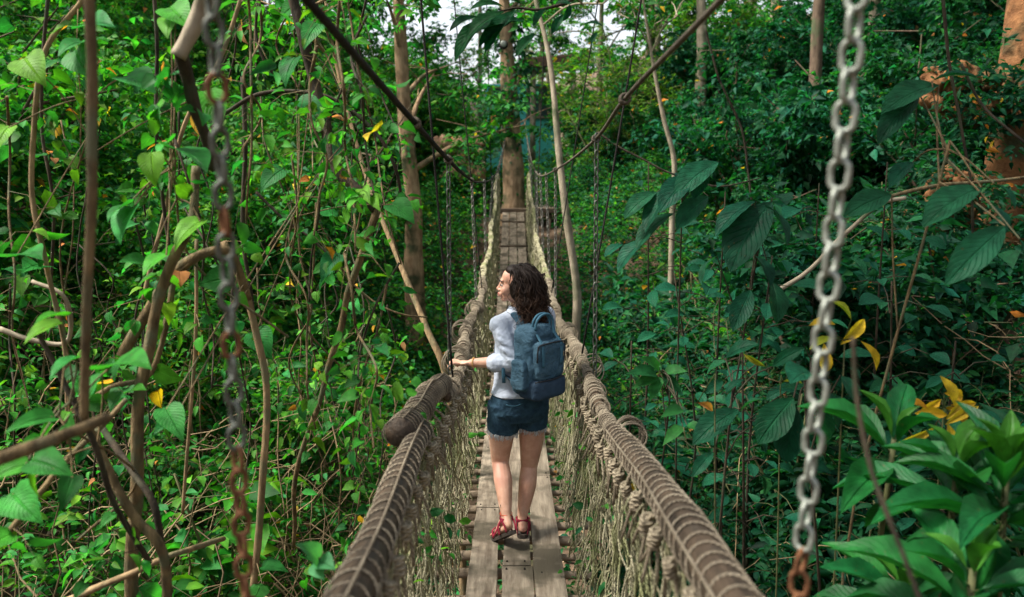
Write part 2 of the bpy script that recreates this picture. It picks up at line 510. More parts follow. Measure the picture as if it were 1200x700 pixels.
gx = np.concatenate([np.linspace(-120, -22, 18)[:-1], np.linspace(-22, 22, 110), np.linspace(22, 120, 18)[1:]])
gy = np.concatenate([np.linspace(-40, -3, 12)[:-1], np.linspace(-3, 40, 115), np.linspace(40, 160, 20)[1:]])
GX, GY = np.meshgrid(gx, gy)
GZ = np.minimum(ground_z(GX, GY), CZ + 11 + 2 * np.sin(GX * .1))
mb = MB()
ny, nx = GX.shape
ii, jj = np.meshgrid(np.arange(ny - 1), np.arange(nx - 1), indexing='ij')
Qg = np.stack([ii * nx + jj, ii * nx + jj + 1, (ii + 1) * nx + jj + 1, (ii + 1) * nx + jj], -1).reshape(-1, 4)
mb.add(np.stack([GX, GY, GZ], -1).reshape(-1, 3), None, Qg)
g = mb.build('ground', M_SOIL)
tag(g, 'dark forest soil of the overgrown ravine', 'ground', kind='structure')

# ------------------------------------------------------------------ the rope bridge
M_PLANK = rough_mat('weathered_plank', (0.13, 0.10, 0.072), (0.34, 0.285, 0.215), 30, (1, 0.07, 1), 0.82, 0.8, 0.008, (0.085, 0.072, 0.05), 3.4)
M_BEAM = rough_mat('dark_beam', (0.06, 0.042, 0.03), (0.16, 0.115, 0.08), 18, (0.12, 1, 1), 0.85, 0.5, 0.008)
M_LOG = rough_mat('handrail_log', (0.016, 0.011, 0.007), (0.082, 0.056, 0.036), 30, (1, 0.10, 1), 0.6, 0.9, 0.012, (0.045, 0.034, 0.024), 9.0, spec=0.3)
M_BEARER = rough_mat('bearer_wood', (0.12, 0.09, 0.06), (0.27, 0.21, 0.15), 20, (0.12, 1, 1), 0.85, 0.5, 0.008)
M_LOGEND = rough_mat('log_end', (0.06, 0.03, 0.02), (0.17, 0.10, 0.06), 40, (1, 1, 1), 0.9, 0.5, 0.004)
def metal_mat(name, c1, c2, rough, met):
    m = rough_mat(name, c1, c2, 40.0, (1, 1, 1), rough, 0.4, 0.002)
    m.node_tree.nodes['Principled BSDF'].inputs['Metallic'].default_value = met
    return m
M_CHAIN = metal_mat('galvanised_chain', (0.13, 0.14, 0.12), (0.33, 0.355, 0.31), 0.48, 0.4)
M_CHAIN_DARK = metal_mat('dull_chain', (0.04, 0.044, 0.036), (0.15, 0.16, 0.135), 0.55, 0.35)
M_RUST = metal_mat('rusty_chain', (0.060, 0.024, 0.011), (0.19, 0.085, 0.038), 0.9, 0.05)
M_STRANDCHAIN = metal_mat('weathered_chain', (0.09, 0.085, 0.075), (0.26, 0.25, 0.22), 0.55, 0.4)

bridge = empty('rope_bridge', (0.02, 8.66, float(deck_z(8.66))))
tag(bridge, 'narrow rope bridge of weathered planks with rope-wrapped handrails and knotted side nets', 'bridge')

RXL, RXR = -0.345, 0.455
def rail_pt(side, y):
    y = np.asarray(y, float)
    x = (RXL + 0.02 * np.sin(y * 1.7)) if side < 0 else (RXR + 0.015 * np.sin(y * 1.3 + 1) - 0.004 * np.clip(y, 0, 15))
    if side < 0: x = x - 0.0 * y
    z = deck_z(y) + 1.0 - 0.02 * np.sin(y * 1.9 + side)
    return np.stack(np.broadcast_arrays(x, y, z), -1)

# planks: three runs, each of boards that bend with the sag
def plank(x0, x1, y0, y1, lift=0.0, tone=1.0):
    m = MB()
    n = max(3, int((y1 - y0) / 0.25))
    yy = np.linspace(y0, y1, n + 1)
    w0, w1 = random.uniform(-.006, .006), random.uniform(-.006, .006)
    tw = random.uniform(-.006, .006)
    th = 0.032
    sec = [(0, 0.004), (0.006, 0), (1 - 0.006, 0), (1, 0.004), (1, -th), (0, -th)]
    V = []
    for k, y in enumerate(yy):
        f = k / n
        a, b = x0 + w0 * f, x1 + w1 * f
        for sx, sz in sec:
            e = 0.004 * math.sin(y * 9 + sx * 4) if sx in (0, 1) else 0
            V.append((a + (b - a) * sx + e, y, float(deck_z(y)) + lift + (sz if sz != 0.004 else -0.005) + tw * (sx - .5) * f))
    V = np.array(V)
    Q, T = [], []
    for k in range(n):
        for j in range(6):
            a, b = k * 6 + j, k * 6 + (j + 1) % 6
            Q.append((a, b, b + 6, a + 6))
    for base, flip in ((0, 1), (n * 6, -1)):
        for t in ((0, 1, 2), (0, 2, 3), (0, 3, 4), (0, 4, 5)):
            t = tuple(base + q for q in t)
            T.append(t[::-1] if flip > 0 else t)
    m.add(V, T, [q[::-1] for q in Q], col=(0.5 * tone,) * 3)
    return m.build('plank', M_PLANK, bridge, smooth=False)

runs = [(-0.232, -0.078), (-0.052, 0.104), (0.124, 0.283)]
cuts = [[-1.0, 1.6, 4.95, 7.6, 10.5, 13.6, 16.4, END_Y], [-1.0, 1.2, 4.05, 6.9, 9.6, 12.7, 15.2, END_Y], [-1.0, 2.3, 5.6, 8.2, 11.4, 14.3, 17.0, END_Y]]
for (x0, x1), cs in zip(runs, cuts):
    for a, b in zip(cs[:-1], cs[1:]):
        plank(x0 + random.uniform(-.006, .004), x1 + random.uniform(-.004, .006), a + 0.006, b - 0.006, random.uniform(0, .006))
nail = MB(); nail.tube([(0, 0, -.004), (0, 0, .0035)], [.0055, .0042], 8); nail_me = nail.mesh('nail', M_CABLE_DARK)
for (x0, x1), cs in zip(runs, cuts):
    for a, b_ in zip(cs[:-1], cs[1:]):
        for yy in (a + .05, b_ - .05, (a + b_) / 2):
            if not 2 < yy < 8: continue
            for f in (.2, .8):
                o = bpy.data.objects.new('nail', nail_me); COL.objects.link(o); o.parent = bridge
                o.location = Vector((x0 + (x1 - x0) * f + random.uniform(-.01, .01), yy, float(deck_z(yy)) + .006)) - bridge.location
# split-pole cross bearers under the planks
bearer_meshes = []
for k in range(4):
    m = MB()
    xs = np.linspace(-0.44, 0.47, 8)
    m.tube(np.stack([xs, 0.006 * np.sin(xs * 9 + k), 0.006 * np.cos(xs * 7 + k * 2)], -1), 0.026 + 0.005 * np.sin(xs * 5 + k), 8)
    bearer_meshes.append(m.mesh('bearer', M_BEARER))
y = 0.2; k = 0
while y < END_Y - 0.2:
    o = bpy.data.objects.new('bearer', bearer_meshes[k % 4]); COL.objects.link(o); o.parent = bridge
    o.location = Vector((random.uniform(-.03, .03), y, float(deck_z(y)) - 0.06)) - bridge.location
    o.rotation_euler = (0, 0, random.uniform(-.06, .06))
    y += random.uniform(0.20, 0.33) if y < 7 else random.uniform(0.4, 0.6); k += 1
# battens nailed across the boards near the far end
for y in (16.4, 18.35):
    m = MB(); m.box((0.02 + random.uniform(-.02, .02), y, float(deck_z(y)) + 0.019), (0.52, 0.05, 0.03), Matrix.Rotation(random.uniform(-.1, .1), 3, 'Z'), bevel=.005)
    m.build('batten', M_BEAM, bridge, smooth=False)

# handrail logs
def log(side, y0, y1, r0, r1, dx0=0.0, dx1=0.0, dz=0.0, seed=0):
    a, b = rail_pt(side, y0) + [dx0, 0, dz], rail_pt(side, y1) + [dx1, 0, dz]
    t = np.linspace(0, 1, 22)[:, None]
    p = a * (1 - t) + b * t
    p = p + np.stack([0.006 * np.sin(t[:, 0] * 9 + seed), 0 * t[:, 0], 0.008 * np.sin(t[:, 0] * 7 + 2 * seed)], -1)
    if y1 - y0 > 2: p[:, 2] = rail_pt(side, p[:, 1])[:, 2] + dz
    r = r0 + (r1 - r0) * t[:, 0] + 0.003 * np.sin(t[:, 0] * 23 + seed)
    m = MB(); m.tube(p, r, 18)
    o = m.build('handrail_log', M_LOG, bridge)
    return p, r, o

def helix(m, path, rr, pitch, rope, seg=12, wob=0.12, sides=5, phase=0.0):
    L = np.concatenate([[0], np.cumsum(np.linalg.norm(np.diff(path, axis=0), axis=1))])
    n = int(L[-1] / pitch * seg)
    s = np.linspace(0, L[-1], n)
    s = s + pitch * 0.35 * np.sin(s * 37.0 + 2 * np.sin(s * 13)) * wob * 4
    P = np.stack([np.interp(s, L, path[:, i]) for i in range(3)], -1)
    rad_ = np.interp(s, L, rr)
    turn = np.arange(n) / seg; rad_ = rad_ * (1 + wob * .9 * np.interp(turn, np.arange(int(turn[-1]) + 2), np.random.default_rng(n).normal(0, .5, int(turn[-1]) + 2)))
    th = np.linspace(0, 2 * math.pi * n / seg, n) + phase
    T = unit(np.gradient(P, axis=0))
    up = np.array([0, 0, 1.0]); side = unit(np.cross(T, up)); u2 = np.cross(side, T)
    q = P + side * (np.cos(th) * rad_)[:, None] + u2 * (np.sin(th) * rad_)[:, None] + T * (pitch * .5 * np.sin(th + phase))[:, None]
    m.tube(q, rope, sides, caps=True)

pR, rR, _ = log(1, 0.25, 3.15, 0.061, 0.044, 0, 0.0, 0, 1)
pA, rA, _ = log(-1, 0.25, 3.05, 0.050, 0.044, 0.0, 0.0, 0, 3)
pB, rB, _ = log(-1, 2.86, 4.05, 0.055, 0.054, -0.055, -0.045, 0.045, 5)
for p, r, pit, ph, nm in ((pR, rR, 0.060, 0, 'l'), (pA, rA, 0.070, 1, 'l'), (pB, rB, 0.040, 2, 'l')):
    m = MB()
    helix(m, p, r + 0.0028, pit, 0.0031, 20, 0.06, 6, ph)
    # line running along the log that the turns hitch over
    ang = rad(150) if p is pR else rad(75)
    T = unit(np.gradient(p, axis=0)); sdv = unit(np.cross(T, [0, 0, 1.0])); u2 = np.cross(sdv, T)
    off = (r + 0.008)[:, None] * (sdv * math.cos(ang) + u2 * math.sin(ang))
    m.tube(smooth_path(p + off, 3), 0.0038, 6)
    m.build('lashing_rope', M_LASH, bridge)

# rope-bound rail beyond the logs: core rope plus close coils that bunch up into bulges
def bound_rail(side, y0, y1, bulges):
    yy = np.arange(y0, y1, 0.02)
    p = rail_pt(side, yy)
    p[:, 2] += -0.015 * np.abs(np.sin(yy * 2.1))
    r = 0.028 - .007 * sstep(yy, 8, 11) + 0.006 * np.sin(yy * 5.1) + 0.004 * np.sin(yy * 17)
    for yb, amp, w in bulges: r = r + .75 * amp * np.exp(-((yy - yb) / w) ** 2)
    m = MB(); m.tube(p[::3], np.maximum(r[::3] * 0.72, 0.018), 8)
    m.build('rail_core', M_BARK, bridge)
    m = MB()
    near = yy < 9.5
    helix(m, p[near], r[near] + .003, 0.0205, 0.0043, 14, 0.34, 5, 0)
    m.build('lashing_rope', M_LASH, bridge)
    m = MB()
    far = yy >= 9.3
    helix(m, p[far], r[far] + 0.004, 0.045, 0.010, 8, 0.45, 4, 0)
    m.build('lashing_rope', M_NET, bridge)
bound_rail(1, 3.05, END_Y - .3, [(3.35, .012, .12), (4.1, .010, .2), (5.3, .012, .2), (6.2, .022, .16), (7.3, .014, .2), (8.4, .016, .2), (9.6, .012, .2), (11, .012, .2)])
bound_rail(-1, 3.95, END_Y - .3, [(4.2, .012, .1), (4.6, .014, .12), (5.15, .030, .10), (5.6, .020, .12), (6.1, .034, .12), (6.9, .018, .15), (7.6, .026, .15), (8.8, .014, .2), (10, .014, .2)])
# loose turns hanging off the bound rail
def loose(side, y0, n, r, spread=0.1, lean=0.0):
    m = MB()
    for k in range(n):
        y = y0 + spread * k / max(n - 1, 1)
        c = rail_pt(side, y) + [0.02 * side + lean * side, 0, -0.01]
        th = np.linspace(0, 2 * math.pi, 18)[:-1]
        a, b = r * random.uniform(.8, 1.15), r * random.uniform(.85, 1.2)
        ax = random.uniform(-.35, .35)
        q = c + np.stack([np.cos(th) * a, np.sin(th + ax) * a * .25 + np.cos(th) * .02, np.sin(th) * b], -1)
        m.tube(q, 0.0042, 5, closed=True)
    m.build('loose_rope_turns', M_LASH, bridge)
loose(1, 3.10, 7, 0.066, 0.10, 0.35 * .1)
loose(1, 4.6, 4, 0.055, 0.25, 0.03)
loose(1, 6.1, 5, 0.07, 0.2)
loose(-1, 5.0, 6, 0.075, 0.25, 0.02)
loose(-1, 6.0, 6, 0.08, 0.25, 0.02)
loose(-1, 7.4, 5, 0.07, 0.3, 0.01)
loose(-1, 4.1, 4, 0.058, 0.1, 0.01)

# side nets: knotted diamonds pulled long, from the rail down to the ends of the bearers
NXL, NXR = -0.325, 0.375
def net_pt(side, y, t, k=0):
    top = rail_pt(side, y)
    tx = top[..., 0] - side * 0.025
    bx = NXL + 0.03 if side < 0 else NXR - 0.03
    belly = 0.03 * np.sin(np.asarray(t) * math.pi) * side
    x = tx * (1 - t) + bx * t + belly
    z = (top[..., 2] - 0.05) * (1 - t) + (deck_z(y) - 0.03) * t
    return np.stack(np.broadcast_arrays(x, y, z), -1)

def net(side, y0, y1, dx, rows, rope, seed, off, sides=4):
    rng = np.random.default_rng(seed)
    nc = int((y1 - y0) / dx)
    nodes = np.zeros((rows + 1, nc + 1, 3))
    for k in range(rows + 1):
        yy = y0 + (np.arange(nc + 1) + (0.5 if k % 2 else 0)) * dx + rng.normal(0, dx * 0.33, nc + 1)
        t = np.clip(k / rows + rng.normal(0, 0.018, nc + 1), 0, 1)
        if k == 0: t = t * 0
        nodes[k] = net_pt(side, yy, t)
        nodes[k][:, 0] += rng.normal(0, 0.012, nc + 1) + off * math.sin(math.pi * k / rows)
    m = MB()
    for k in range(rows):
        for j in range(nc + 1):
            for j2 in ((j, j + 1) if k % 2 else (j - 1, j)):
                if j2 < 0 or j2 > nc or rng.random() < 0.07: continue
                a, b = nodes[k, j], nodes[k + 1, j2]
                mid = (a + b) / 2 + rng.normal(0, [0.012, 0.014, 0.008])
                m.tube(smooth_path([a, mid, b], 2) if y0 < 2 else [a, mid, b], rope * rng.uniform(.8, 1.15), sides, caps=False)
            if rng.random() < .4 and k: m.ellipsoid(nodes[k, j], np.full(3, rope * 2.0), None, 5, 3)
    # long strands that hang loose down the net
    for j in range(int(nc * 0.7)):
        y = y0 + rng.uniform(0, y1 - y0); t0 = rng.uniform(0, .3); t1 = t0 + rng.uniform(.35, .8)
        tt = np.linspace(t0, min(t1, 1.0), 5)
        p = net_pt(side, y + rng.normal(0, .03, 5) + np.linspace(0, rng.normal(0, .12), 5), tt)
        p[:, 0] += rng.normal(0, .018, 5)
        m.tube(smooth_path(p, 2), rope * rng.uniform(.6, 1.0), min(sides, 4), caps=False)
    return m
for side, sd in ((1, 3), (-1, 4)):
    a = net(side, 0.4, 7.5, 0.085, 8, 0.0037, sd, 0.0, 4)
    a.build('side_net', M_NET, bridge)
    a = net(side, 0.5, 7.5, 0.17, 6, 0.0034, sd + 5, 0.02 * side, 3)
    a.build('side_net', M_NET, bridge)
    a = net(side, 7.4, END_Y - 0.2, 0.07, 9, 0.0075, sd + 9, 0.0, 3)
    a.build('side_net', M_NET, bridge)
    a = net(side, 7.4, END_Y - 0.2, 0.07, 8, 0.0085, sd + 13, -0.03 * side, 3)
    a.build('side_net', M_NET, bridge)

# wrapped knots where the net is tied up under the rail
def knot_mesh(seed):
    rng = np.random.default_rng(seed)
    m = MB()
    n = 46
    th = np.linspace(0, 2 * math.pi * 4, n)
    q = np.stack([np.cos(th) * 0.0105, np.sin(th) * 0.0105, np.linspace(0.018, -0.018, n)], -1) + rng.normal(0, .0008, (n, 3))
    m.tube(q, 0.0050, 6)
    m.ellipsoid((0, 0, 0), (0.010, 0.010, 0.019), None, 8, 6)
    for k in range(4):
        a = rng.uniform(0, 6.28)
        p = smooth_path([(0, 0, 0.0), (0.012 * math.cos(a), 0.012 * math.sin(a), -.02), (0.02 * math.cos(a), 0.035 * math.sin(a), -.07 - .02 * rng.random())], 3)
        m.tube(p, 0.0036, 5)
    p = smooth_path([(0, 0, 0.01), (0.012, 0, .03), (.03, 0.0, .055)], 3)
    m.tube(p, 0.0045, 5)
    return m.mesh('knot', M_ROPE)
kms = [knot_mesh(s) for s in range(3)]
for side in (1, -1):
    y = 0.9; k = 0
    while y < 6.5:
        o = bpy.data.objects.new('knot', kms[k % 3]); COL.objects.link(o); o.parent = bridge
        c = rail_pt(side, y) + [-side * 0.052 + random.uniform(-.008, .008), 0, -0.062 + random.uniform(-.02, .012)]
        o.location = Vector(c) - bridge.location
        o.rotation_euler = (random.uniform(-.4, .4), random.uniform(-.3, .3), (0 if side > 0 else math.pi) + random.uniform(-.7, .7))
        s_ = random.uniform(1.15, 1.5); o.scale = (s_, s_, s_)
        y += random.uniform(0.14, 0.2) if y < 4 else 0.22; k += 1

# main suspension cables
def cable_pts(side):
    if side < 0:
        pts = [pix(360, 0, 1.75), pix(360, 0, 1.75), pix(440, 92, 2.6), pix(525, 187, 4.4), pix(548, 208, 7.0), pix(561, 214, 9.6), pix(577, 209, 14.0), pix(587, 190, 17.0), pix(594, 150, 19.5)]
    else:
        pts = [pix(845, 0, 2.0), pix(845, 0, 2.0), pix(733, 115, 3.3), pix(695, 166, 4.6), pix(655, 197, 7.4), pix(634, 206, 11.0), pix(626, 198, 14.5), pix(621, 180, 17.2), pix(614, 140, 19.5)]
    pts[0] = pts[1] + (pts[1] - pts[2]) * 1.6
    return smooth_path(pts, 8)
cabL, cabR = cable_pts(-1), cable_pts(1)
for cp, mt in ((cabL, M_CABLE_DARK), (cabR, M_CABLE)):
    m = MB(); m.tube(cp, 0.0115 if mt is M_CABLE_DARK else 0.0088, 8); m.build('suspension_cable', mt, bridge)
def on_cable(cp, y):
    i = int(np.argmin(np.abs(cp[:, 1] - y)))
    i = min(max(i, 1), len(cp) - 2)
    ys = cp[:, 1]
    return np.array([np.interp(y, ys, cp[:, 0]), y, np.interp(y, ys, cp[:, 2])])

# chain links (a closed stadium ring)
def link_mesh(mat, L=0.060, W=0.042, wire=0.0056, seg=20, sides=8):
    m = MB()
    a = W / 2 - wire; h = L / 2 - W / 2
    pts = []
    for k in range(seg):
        th = 2 * math.pi * k / seg
        pts.append((a * math.cos(th), 0, a * math.sin(th) + (h if math.sin(th) >= 0 else -h)))
    m.tube(pts, wire, sides, closed=True)
    return m.mesh('link', mat)
LINK = {k: link_mesh(v) for k, v in (('g', M_CHAIN), ('d', M_CHAIN_DARK), ('r', M_RUST))}
PITCHL = 0.048
def near_chain(top, bot, label, style, sc_=1.0):
    c = empty('hanger_chain', top); c.parent = bridge; c.location = Vector(tuple(top)) - bridge.location
    c['label'] = label
    d = np.array(bot) - np.array(top); Ln = np.linalg.norm(d); d /= Ln
    n = int(Ln / (PITCHL * sc_))
    q = Vector((0, 0, -1)).rotation_difference(Vector(d))
    for k in range(n + 1):
        p = np.array(top) + d * PITCHL * sc_ * k
        f = k / n
        o = bpy.data.objects.new('link', LINK[style(f, k)]); COL.objects.link(o); o.parent = c
        o.location = Vector(p - np.array(top)); o.scale = (sc_, sc_, sc_)
        o.rotation_euler = (q.to_matrix() @ Matrix.Rotation((0.75 if k % 2 else -0.80) + random.uniform(-.15, .15), 3, 'Z') @ Matrix.Rotation(random.uniform(-.06, .06), 3, 'X')).to_euler()
random.seed(5)
near_chain(on_cable(cabL, 1.32) * [0, 1, 1] + [-0.470, 0, 0.32], pix(291, 760, 1.42), 'grey chain turning rusty red towards its lower end', lambda f, k: 'r' if f > .77 or (k % 5 == 3 and f > .2) else 'd', 0.92)
near_chain(on_cable(cabR, 1.32) * [0, 1, 1] + [0.555, 0, 0.2], pix(930, 750, 1.40), 'galvanised grey chain with a rusty lowest link', lambda f, k: 'g' if f < .905 else 'r')
# farther chains: links too small to pick apart
def far_chain(top, bot, mat, L=0.060, W=0.034, wire=0.0052):
    m = MB()
    d = np.array(bot) - np.array(top); Ln = np.linalg.norm(d); d /= Ln
    n = int(Ln / (L * .76))
    e1 = unit(np.cross(d, [0, 1.0, 0.1])); e2 = np.cross(d, e1)
    th = np.linspace(0, 2 * math.pi, 11)[:-1]
    for k in range(n + 1):
        c = np.array(top) + d * (L * .76 * k)
        a = (e1 * .75 + e2 * .66) if k % 2 else (e1 * .7 - e2 * .7)
        h = L / 2 - W / 2; rr = W / 2 - wire
        q = c + a * (np.cos(th) * rr)[:, None] - d * (np.sin(th) * rr + np.where(np.sin(th) >= 0, h, -h))[:, None]
        m.tube(q, wire, 4, closed=True)
    m.build('hanger_chain', mat, bridge)
for y in (4.42, 7.9, 11.2, 14.2, 16.6, 18.2):
    for cp, side in ((cabL, -1), (cabR, 1)):
        far_chain(on_cable(cp, y), rail_pt(side, y) + [side * .03, 0, .02], M_CHAIN_DARK if y < 5 else M_STRANDCHAIN, L=0.060 if y < 9 else 0.08, W=0.034 if y < 9 else 0.045, wire=0.0052 if y < 9 else 0.007)
for y in (9.6, 12.8):
    far_chain(on_cable(cabR, y), rail_pt(1, y) + [.03, 0, .02], M_STRANDCHAIN, L=.07, W=.04, wire=.006)
# rope knots where hangers meet the cables
for cp, ys in ((cabL, (3.3, 4.42, 7.9)), (cabR, (3.32, 4.45, 7.9))):
    for y in ys:
        c = on_cable(cp, y); T = unit(on_cable(cp, y + .1) - c)
        m = MB()
        pp = np.array([c - T * .022, c, c + T * .022])
        helix(m, smooth_path(pp, 4), np.full(9, 0.019), 0.011, 0.0065, 10, 0.05, 5)
        m.build('cable_knot', M_CABLE, bridge)
# thin dark stay ropes that lean out to an overhead line
stays = [((495, 0), (541, 440), 4.3, -1), ((533, 0), (556, 332), 8.6, -1), ((571, 20), (577, 250), 14.5, -1),
         ((700, 0), (655, 345), 8.2, 1), ((750, 0), (680, 405), 5.0, 1), ((639, 0), (634, 262), 13.2, 1)]
for (u0, v0), (u1, v1), y, side in stays:
    b = rail_pt(side, y); a = pix(u0, v0, y)
    d = a - b
    a = b + d * ((CZ + 3.6 - b[2]) / d[2])
    m = MB(); t = np.linspace(0, 1, 14)[:, None]
    m.tube(b * (1 - t) + a * t + np.array([0.008 * side, 0, 0]) * np.sin(t * 3.14), 0.0062 if y < 10 else 0.008, 6)
    m.build('stay_rope', M_CABLE_DARK, bridge)
for side in (-1, 1):
    m = MB()
    m.tube(smooth_path([(side * 0.75, 1.5, CZ + 3.6), (side * 1.0, 8.5, CZ + 3.55), (side * .9, 14.5, CZ + 3.6), (side * .3, 20.0, CZ + 4.0)], 8), 0.013, 6)
    m.build('overhead_line', M_CABLE_DARK, bridge)

# far abutment: cross beam, step and the side deck that runs off to the right
ze = float(deck_z(END_Y))
ab = empty('timber_platform', (0.4, END_Y + 0.3, ze - 0.4))
tag(ab, 'brown timber landing platform at the foot of the big tree', 'platform')
m = MB(); m.box((0.05, END_Y + .06, ze + 0.03), (0.95, 0.12, 0.13), bevel=.01); m.build('cross_beam', M_BEAM, ab, smooth=False)
m = MB(); m.box((1.3, END_Y + .20, ze + 0.04), (1.9, 0.10, 0.12), bevel=.01); m.build('edge_beam', M_BEAM, ab, smooth=False)
for k in range(7):
    m = MB(); m.box((0.55 + k * .27, END_Y + .75, ze + 0.085), (0.25, 1.0, 0.03), bevel=.004); m.build('plank', M_PLANK, ab, smooth=False)
for x in (0.9, 2.1):
    m = MB(); m.tube([(x, END_Y + .3, ze - 1.2), (x, END_Y + .3, ze + 0.0)], .07, 8); m.build('post', M_BEAM, ab)
m = MB(); m.tube([(1.28, END_Y + .25, ze + 0.1), (1.26, END_Y + .25, ze + 0.62)], .055, 8); m.build('post', M_BARK_TAN, ab)

# ------------------------------------------------------------------ the walker
def facing(a):
    a = rad(a)
    return np.array([-math.sin(a), math.cos(a), 0.0]), np.array([math.cos(a), math.sin(a), 0.0])   # forward, right

def skin_mat():
    m = rough_mat('skin', (0.52, 0.27, 0.18), (0.70, 0.42, 0.305), 16, (1, 1, 1), 0.48, 0.2, 0.003, (0.60, 0.31, 0.225), 5.0, spec=0.35)
    bs = m.node_tree.nodes['Principled BSDF']
    bs.inputs['Subsurface Weight'].default_value = 0.12
    bs.inputs['Subsurface Radius'].default_value = (0.012, 0.005, 0.003)
    return m
M_SKIN = skin_mat()
M_LIP = rough_mat('lips', (0.40, 0.13, 0.11), (0.48, 0.18, 0.15), 60, (1, 1, 1), 0.4, 0.0)
M_EYE = rough_mat('eye_white', (0.32, 0.28, 0.25), (0.40, 0.36, 0.33), 20, (1, 1, 1), 0.25, 0.0)
M_DARKHAIR = rough_mat('dark_brown_hair', (0.5, 0.5, 0.5), (0.8, 0.8, 0.8), 90, (1, 1, 0.2), 0.55, 0.3, 0.002, tint=True, spec=0.18)
def cloth_mat(name, c1, c2, scale, rough, weave=0.0, wr=0.5):
    m = rough_mat(name, c1, c2, scale, (1, 1, 1), rough, 0.0)
    nt = m.node_tree; bs = nt.nodes['Principled BSDF']
    tc = nd(nt, 'ShaderNodeTexCoord')
    wn_ = nd(nt, 'ShaderNodeTexNoise', Scale=16.0, Detail=3.0, Distortion=1.6); nt.links.new(tc.outputs['Object'], wn_.inputs['Vector'])
    fw = nd(nt, 'ShaderNodeTexNoise', Scale=420.0, Detail=1.0); nt.links.new(tc.outputs['Object'], fw.inputs['Vector'])
    h = math_n(nt, 'ADD', wn_.outputs[0], math_n(nt, 'MULTIPLY', fw.outputs[0], weave))
    bp = nd(nt, 'ShaderNodeBump', Strength=wr, Distance=0.02); nt.links.new(h, bp.inputs['Height'])
    nt.links.new(bp.outputs[0], bs.inputs['Normal'])
    return m
M_SHIRT = cloth_mat('pale_blue_cotton', (0.40, 0.45, 0.55), (0.50, 0.55, 0.64), 7, 0.9, 0.04, 0.45)
M_DENIM = cloth_mat('dark_denim', (0.011, 0.034, 0.062), (0.03, 0.075, 0.115), 30, 0.85, 0.1, 0.5)
M_FRAY = rough_mat('denim_fray', (0.5, 0.53, 0.55), (0.65, 0.67, 0.68), 50, (1, 1, 1), 0.9, 0.0)
M_PACK = cloth_mat('faded_blue_canvas', (0.022, 0.062, 0.100), (0.058, 0.118, 0.165), 11, 0.85, 0.12, 0.8)
M_PACK_DARK = cloth_mat('dark_blue_canvas', (0.016, 0.035, 0.062), (0.034, 0.062, 0.10), 9, 0.8, 0.06, 0.45)
M_WEB = rough_mat('teal_webbing', (0.035, 0.10, 0.15), (0.05, 0.14, 0.20), 80, (1, 1, 1), 0.8, 0.2, 0.002)
M_ZIP = rough_mat('zip', (0.012, 0.014, 0.018), (0.03, 0.03, 0.035), 80, (1, 1, 1), 0.6, 0.2, 0.002)
M_SOLE = rough_mat('sandal_sole', (0.035, 0.028, 0.024), (0.075, 0.06, 0.05), 40, (1, 1, 1), 0.85, 0.3, 0.002)
M_STRAP = rough_mat('maroon_strap', (0.20, 0.012, 0.03), (0.32, 0.025, 0.055), 60, (1, 1, 1), 0.75, 0.2, 0.002)
M_GOLD = rough_mat('bracelet', (0.55, 0.33, 0.10), (0.7, 0.42, 0.14), 60, (1, 1, 1), 0.4, 0.0)
M_THREAD = rough_mat('anklet_thread', (0.55, 0.06, 0.03), (0.7, 0.12, 0.05), 60, (1, 1, 1), 0.8, 0.0)
M_INK = rough_mat('tattoo_ink', (0.03, 0.035, 0.04), (0.06, 0.065, 0.07), 60, (1, 1, 1), 0.6, 0.0)

person = empty('person', (0.03, 4.5, float(deck_z(4.5))))
tag(person, 'woman with long dark curly hair, pale blue shirt and denim shorts on the planks', 'person')

def limb(m, pts, rs, sides=14, k=5, col=None, flat=None, ref=None):
    """Tapered limb with rounded ends."""
    p = smooth_path(pts, k)
    s = np.linspace(0, 1, len(p)); r = np.interp(s, np.linspace(0, 1, len(rs)), rs)
    d0 = unit(p[0] - p[1]); d1 = unit(p[-1] - p[-2])
    head = [p[0] + d0 * r[0] * c for c in (0.95, 0.75, 0.4)]; tail = [p[-1] + d1 * r[-1] * c for c in (0.4, 0.75, 0.95)]
    pp = np.vstack([head, p, tail]); rr = np.concatenate([r[0] * np.array([.3, .66, .92]), r, r[-1] * np.array([.92, .66, .3])])
    m.tube(pp, rr, sides, col, flat=flat, ref=ref)

def loft(m, secs, seg=22):
    """secs: (centre, half width, half depth, yaw degrees)."""
    n = len(secs); th = np.linspace(0, 2 * math.pi, seg + 1)[:-1]
    V = []
    for c, w, d, a in secs:
        f, r = facing(a)
        ce, se = np.cos(th), np.sin(th)
        V.append(np.asarray(c) + r * (np.sign(ce) * np.abs(ce) ** .85 * w)[:, None] + f * (np.sign(se) * np.abs(se) ** .85 * d)[:, None])
    V = np.vstack(V + [np.asarray(secs[0][0])[None], np.asarray(secs[-1][0])[None]])
    Q, T = [], []
    for i in range(n - 1):
        for j in range(seg):
            Q.append((i * seg + j, i * seg + (j + 1) % seg, (i + 1) * seg + (j + 1) % seg, (i + 1) * seg + j))
    for j in range(seg):
        T.append((n * seg, (j + 1) % seg, j)); T.append((n * seg + 1, (n - 1) * seg + j, (n - 1) * seg + (j + 1) % seg))
    m.add(V, T, Q)

